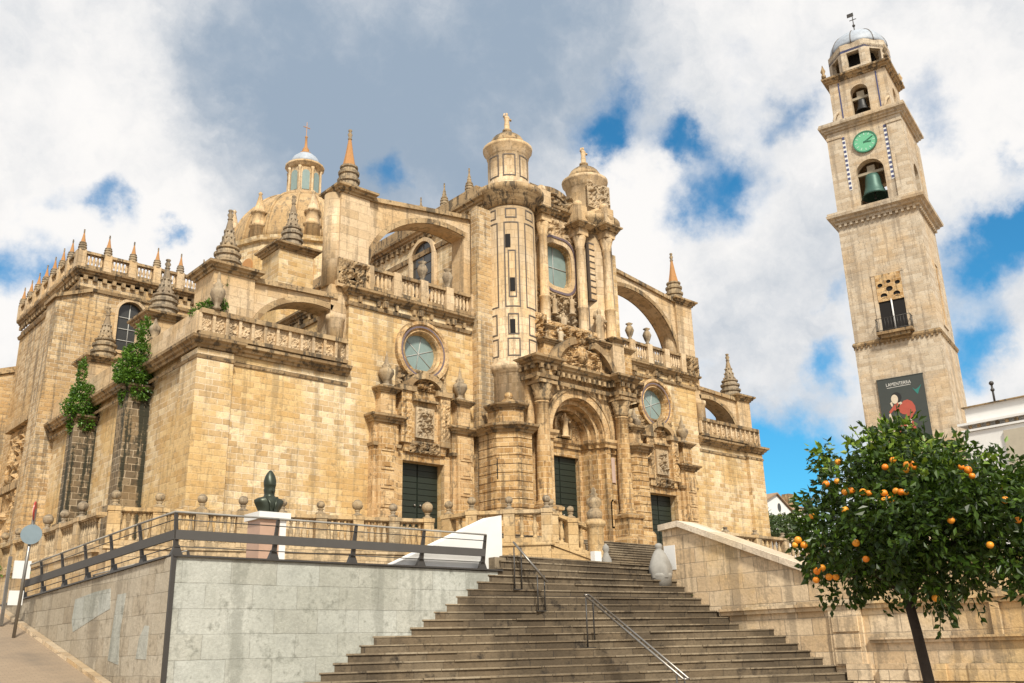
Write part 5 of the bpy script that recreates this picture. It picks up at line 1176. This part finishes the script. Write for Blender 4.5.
m.build('crown', [M_LEAF, M_YLITLEAF], tree)
opx = [(845, 492), (851, 491), (837, 481), (863, 492), (869, 493), (884, 493), (890, 497), (896, 491), (890, 500), (901, 492), (906, 492), (884, 500), (893, 460), (907, 465), (911, 464), (914, 467), (961, 467), (968, 470), (972, 476), (826, 484), (845, 510), (804, 545), (798, 540), (795, 545), (829, 577), (836, 577), (817, 571), (822, 568), (856, 543), (866, 559), (936, 598), (816, 580), (906, 470), (812, 516), (838, 462), (885, 467), (951, 520), (990, 545), (1005, 500), (1018, 520)]
ob0 = None; orn = random.Random(2)
for i, (px, py) in enumerate(opx):
    e = min(1, math.hypot((px-925)/130, (py-515)/95)); dep = -max(.55, 1.02*math.sqrt(max(.02, 1-e*e)))-.04
    c = on_tree(px, py, dep); k = orn.uniform(.85, 1.12)
    if ob0 is None:
        m = MB(); m.ball((0, 0, 0), .037, 0, 14, (1, 1, .94), .05, 3); ob0 = m.build('orange', [M_ORANGE], tree, origin=tuple(c))
        for v in ob0.data.vertices: v.co += Vector(ob0['_o'])
    else: dup(ob0, tree, c, orn.random()*6, (k, k, k))
def leaf_mass(name, label, cat, blobs, n, L, mt, seed, group=None, hang=-.2, base=None):
    m = MB(); r = random.Random(seed)
    for x, y, z, rx, ry, rz in blobs:
        for k in range(int(n*(rx*ry+ry*rz+rx*rz)/3)):
            d = rdir(r); kx = r.uniform(.55, 1)*(1+.35*noise.noise(d*2+Vector((x, y, z)))); p = Vector((x+d.x*rx*kx, y+d.y*ry*kx, z+d.z*rz*kx))
            leaf(m, p, d+rdir(r)*.9+Vector((0, 0, hang)), rdir(r), L*r.uniform(.7, 1.3), L*.28*r.uniform(.7, 1.3))
    o = m.build(name, [mt], None, origin=base); return tag(o, label, cat, group)
leaf_mass('ivy', 'bright green ivy capping the nearer mossy side buttress', 'ivy', [(15.7, 46.0, 15.3, 1.0, .9, .8), (15.9, 46.1, 16.2, .8, .7, .6), (15.4, 45.7, 14.8, .7, .7, .4), (16.3, 46.6, 17.3, .3, .35, 1.1), (15.35, 46.1, 14.1, .22, .5, .6), (15.9, 45.45, 14.2, .5, .18, .5), (15.7, 45.8, 17.3, .16, .16, .5)], 2300, .17, M_IVY, 1, base=(15.7, 46, 14.5))
leaf_mass('ivy', 'green ivy on top of the farther side buttress near the transept', 'ivy', [(15.7, 53.8, 15.1, .9, .9, .7), (15.8, 54.0, 15.9, .75, .7, .5), (15.5, 53.6, 14.6, .7, .6, .4), (15.6, 54.2, 17.0, .22, .3, 1.0), (15.35, 53.9, 14.1, .22, .5, .6), (15.9, 53.3, 14.2, .45, .18, .5)], 2300, .17, M_IVY, 2, base=(15.7, 53.9, 14.5))
leaf_mass('ivy', 'green shrub sprouting from the parapet corner by the dark urn', 'ivy', [(17.0, 40.35, 17.2, .65, .5, .4), (17.25, 40.3, 17.5, .5, .45, .4), (17.55, 40.3, 18.6, .12, .12, .7), (16.6, 40.5, 16.9, .5, .5, .3)], 2600, .13, M_IVY, 3, base=(17, 40.3, 16.9))
m = MB(); m.lathe(17.0, 39.75, [(.12, 16.95), (.22, 17.05), (.12, 17.2), (.2, 17.35), (.36, 17.75), (.34, 17.95), (.2, 18.1), (.24, 18.2), (.1, 18.35), (.07, 18.8), (.02, 18.9)], 10); cp(m, 'urn', [S_PIN])
m = MB(); m.lathe(16.5, 46.0, [(.15, 16.9), (.3, 17.1), (.15, 17.25), (.28, 17.5), (.3, 17.7), (.12, 17.9), (.04, 18.2)], 8); cp(m, 'urn', [S_PIN])
leaf_mass('bush', 'rounded green bush in front of the distant gabled house', 'bush', [(137.5, 90, 20.0, 2.4, 2.2, 1.8), (140.5, 90, 20.4, 2.6, 2.4, 1.9), (143.8, 90, 20.3, 2.6, 2.4, 1.9), (134.6, 90, 20.4, 1.0, 1.6, 2.6)], 90, .7, M_SHRUB, 4, base=(146, 90, 17))
for i, (x, y, z, s_, lb) in enumerate(((13.4, 37.2, 4.3, .28, 'small green weed tuft on the ledge right of the bust'), (16.6, 35.6, 4.5, .3, 'green weed tuft on the terrace wall ledge left of the white parapet'), (11.9, 48, 5.6, .5, 'weeds growing on the terrace wall beside the street railing'), (23.75, 18.9, 3.0, .18, 'dry yellow green weed at the wall foot below the wrapped finial'))):
    leaf_mass('weed', lb, 'weed', [(x, y, z, s_*1.6, s_, s_*.7)], 700/(s_*9), .12, M_IVY, 20+i, hang=.4, base=(x, y, z-.2))
for o in bpy.data.objects:
    if '_o' in o: del o['_o']
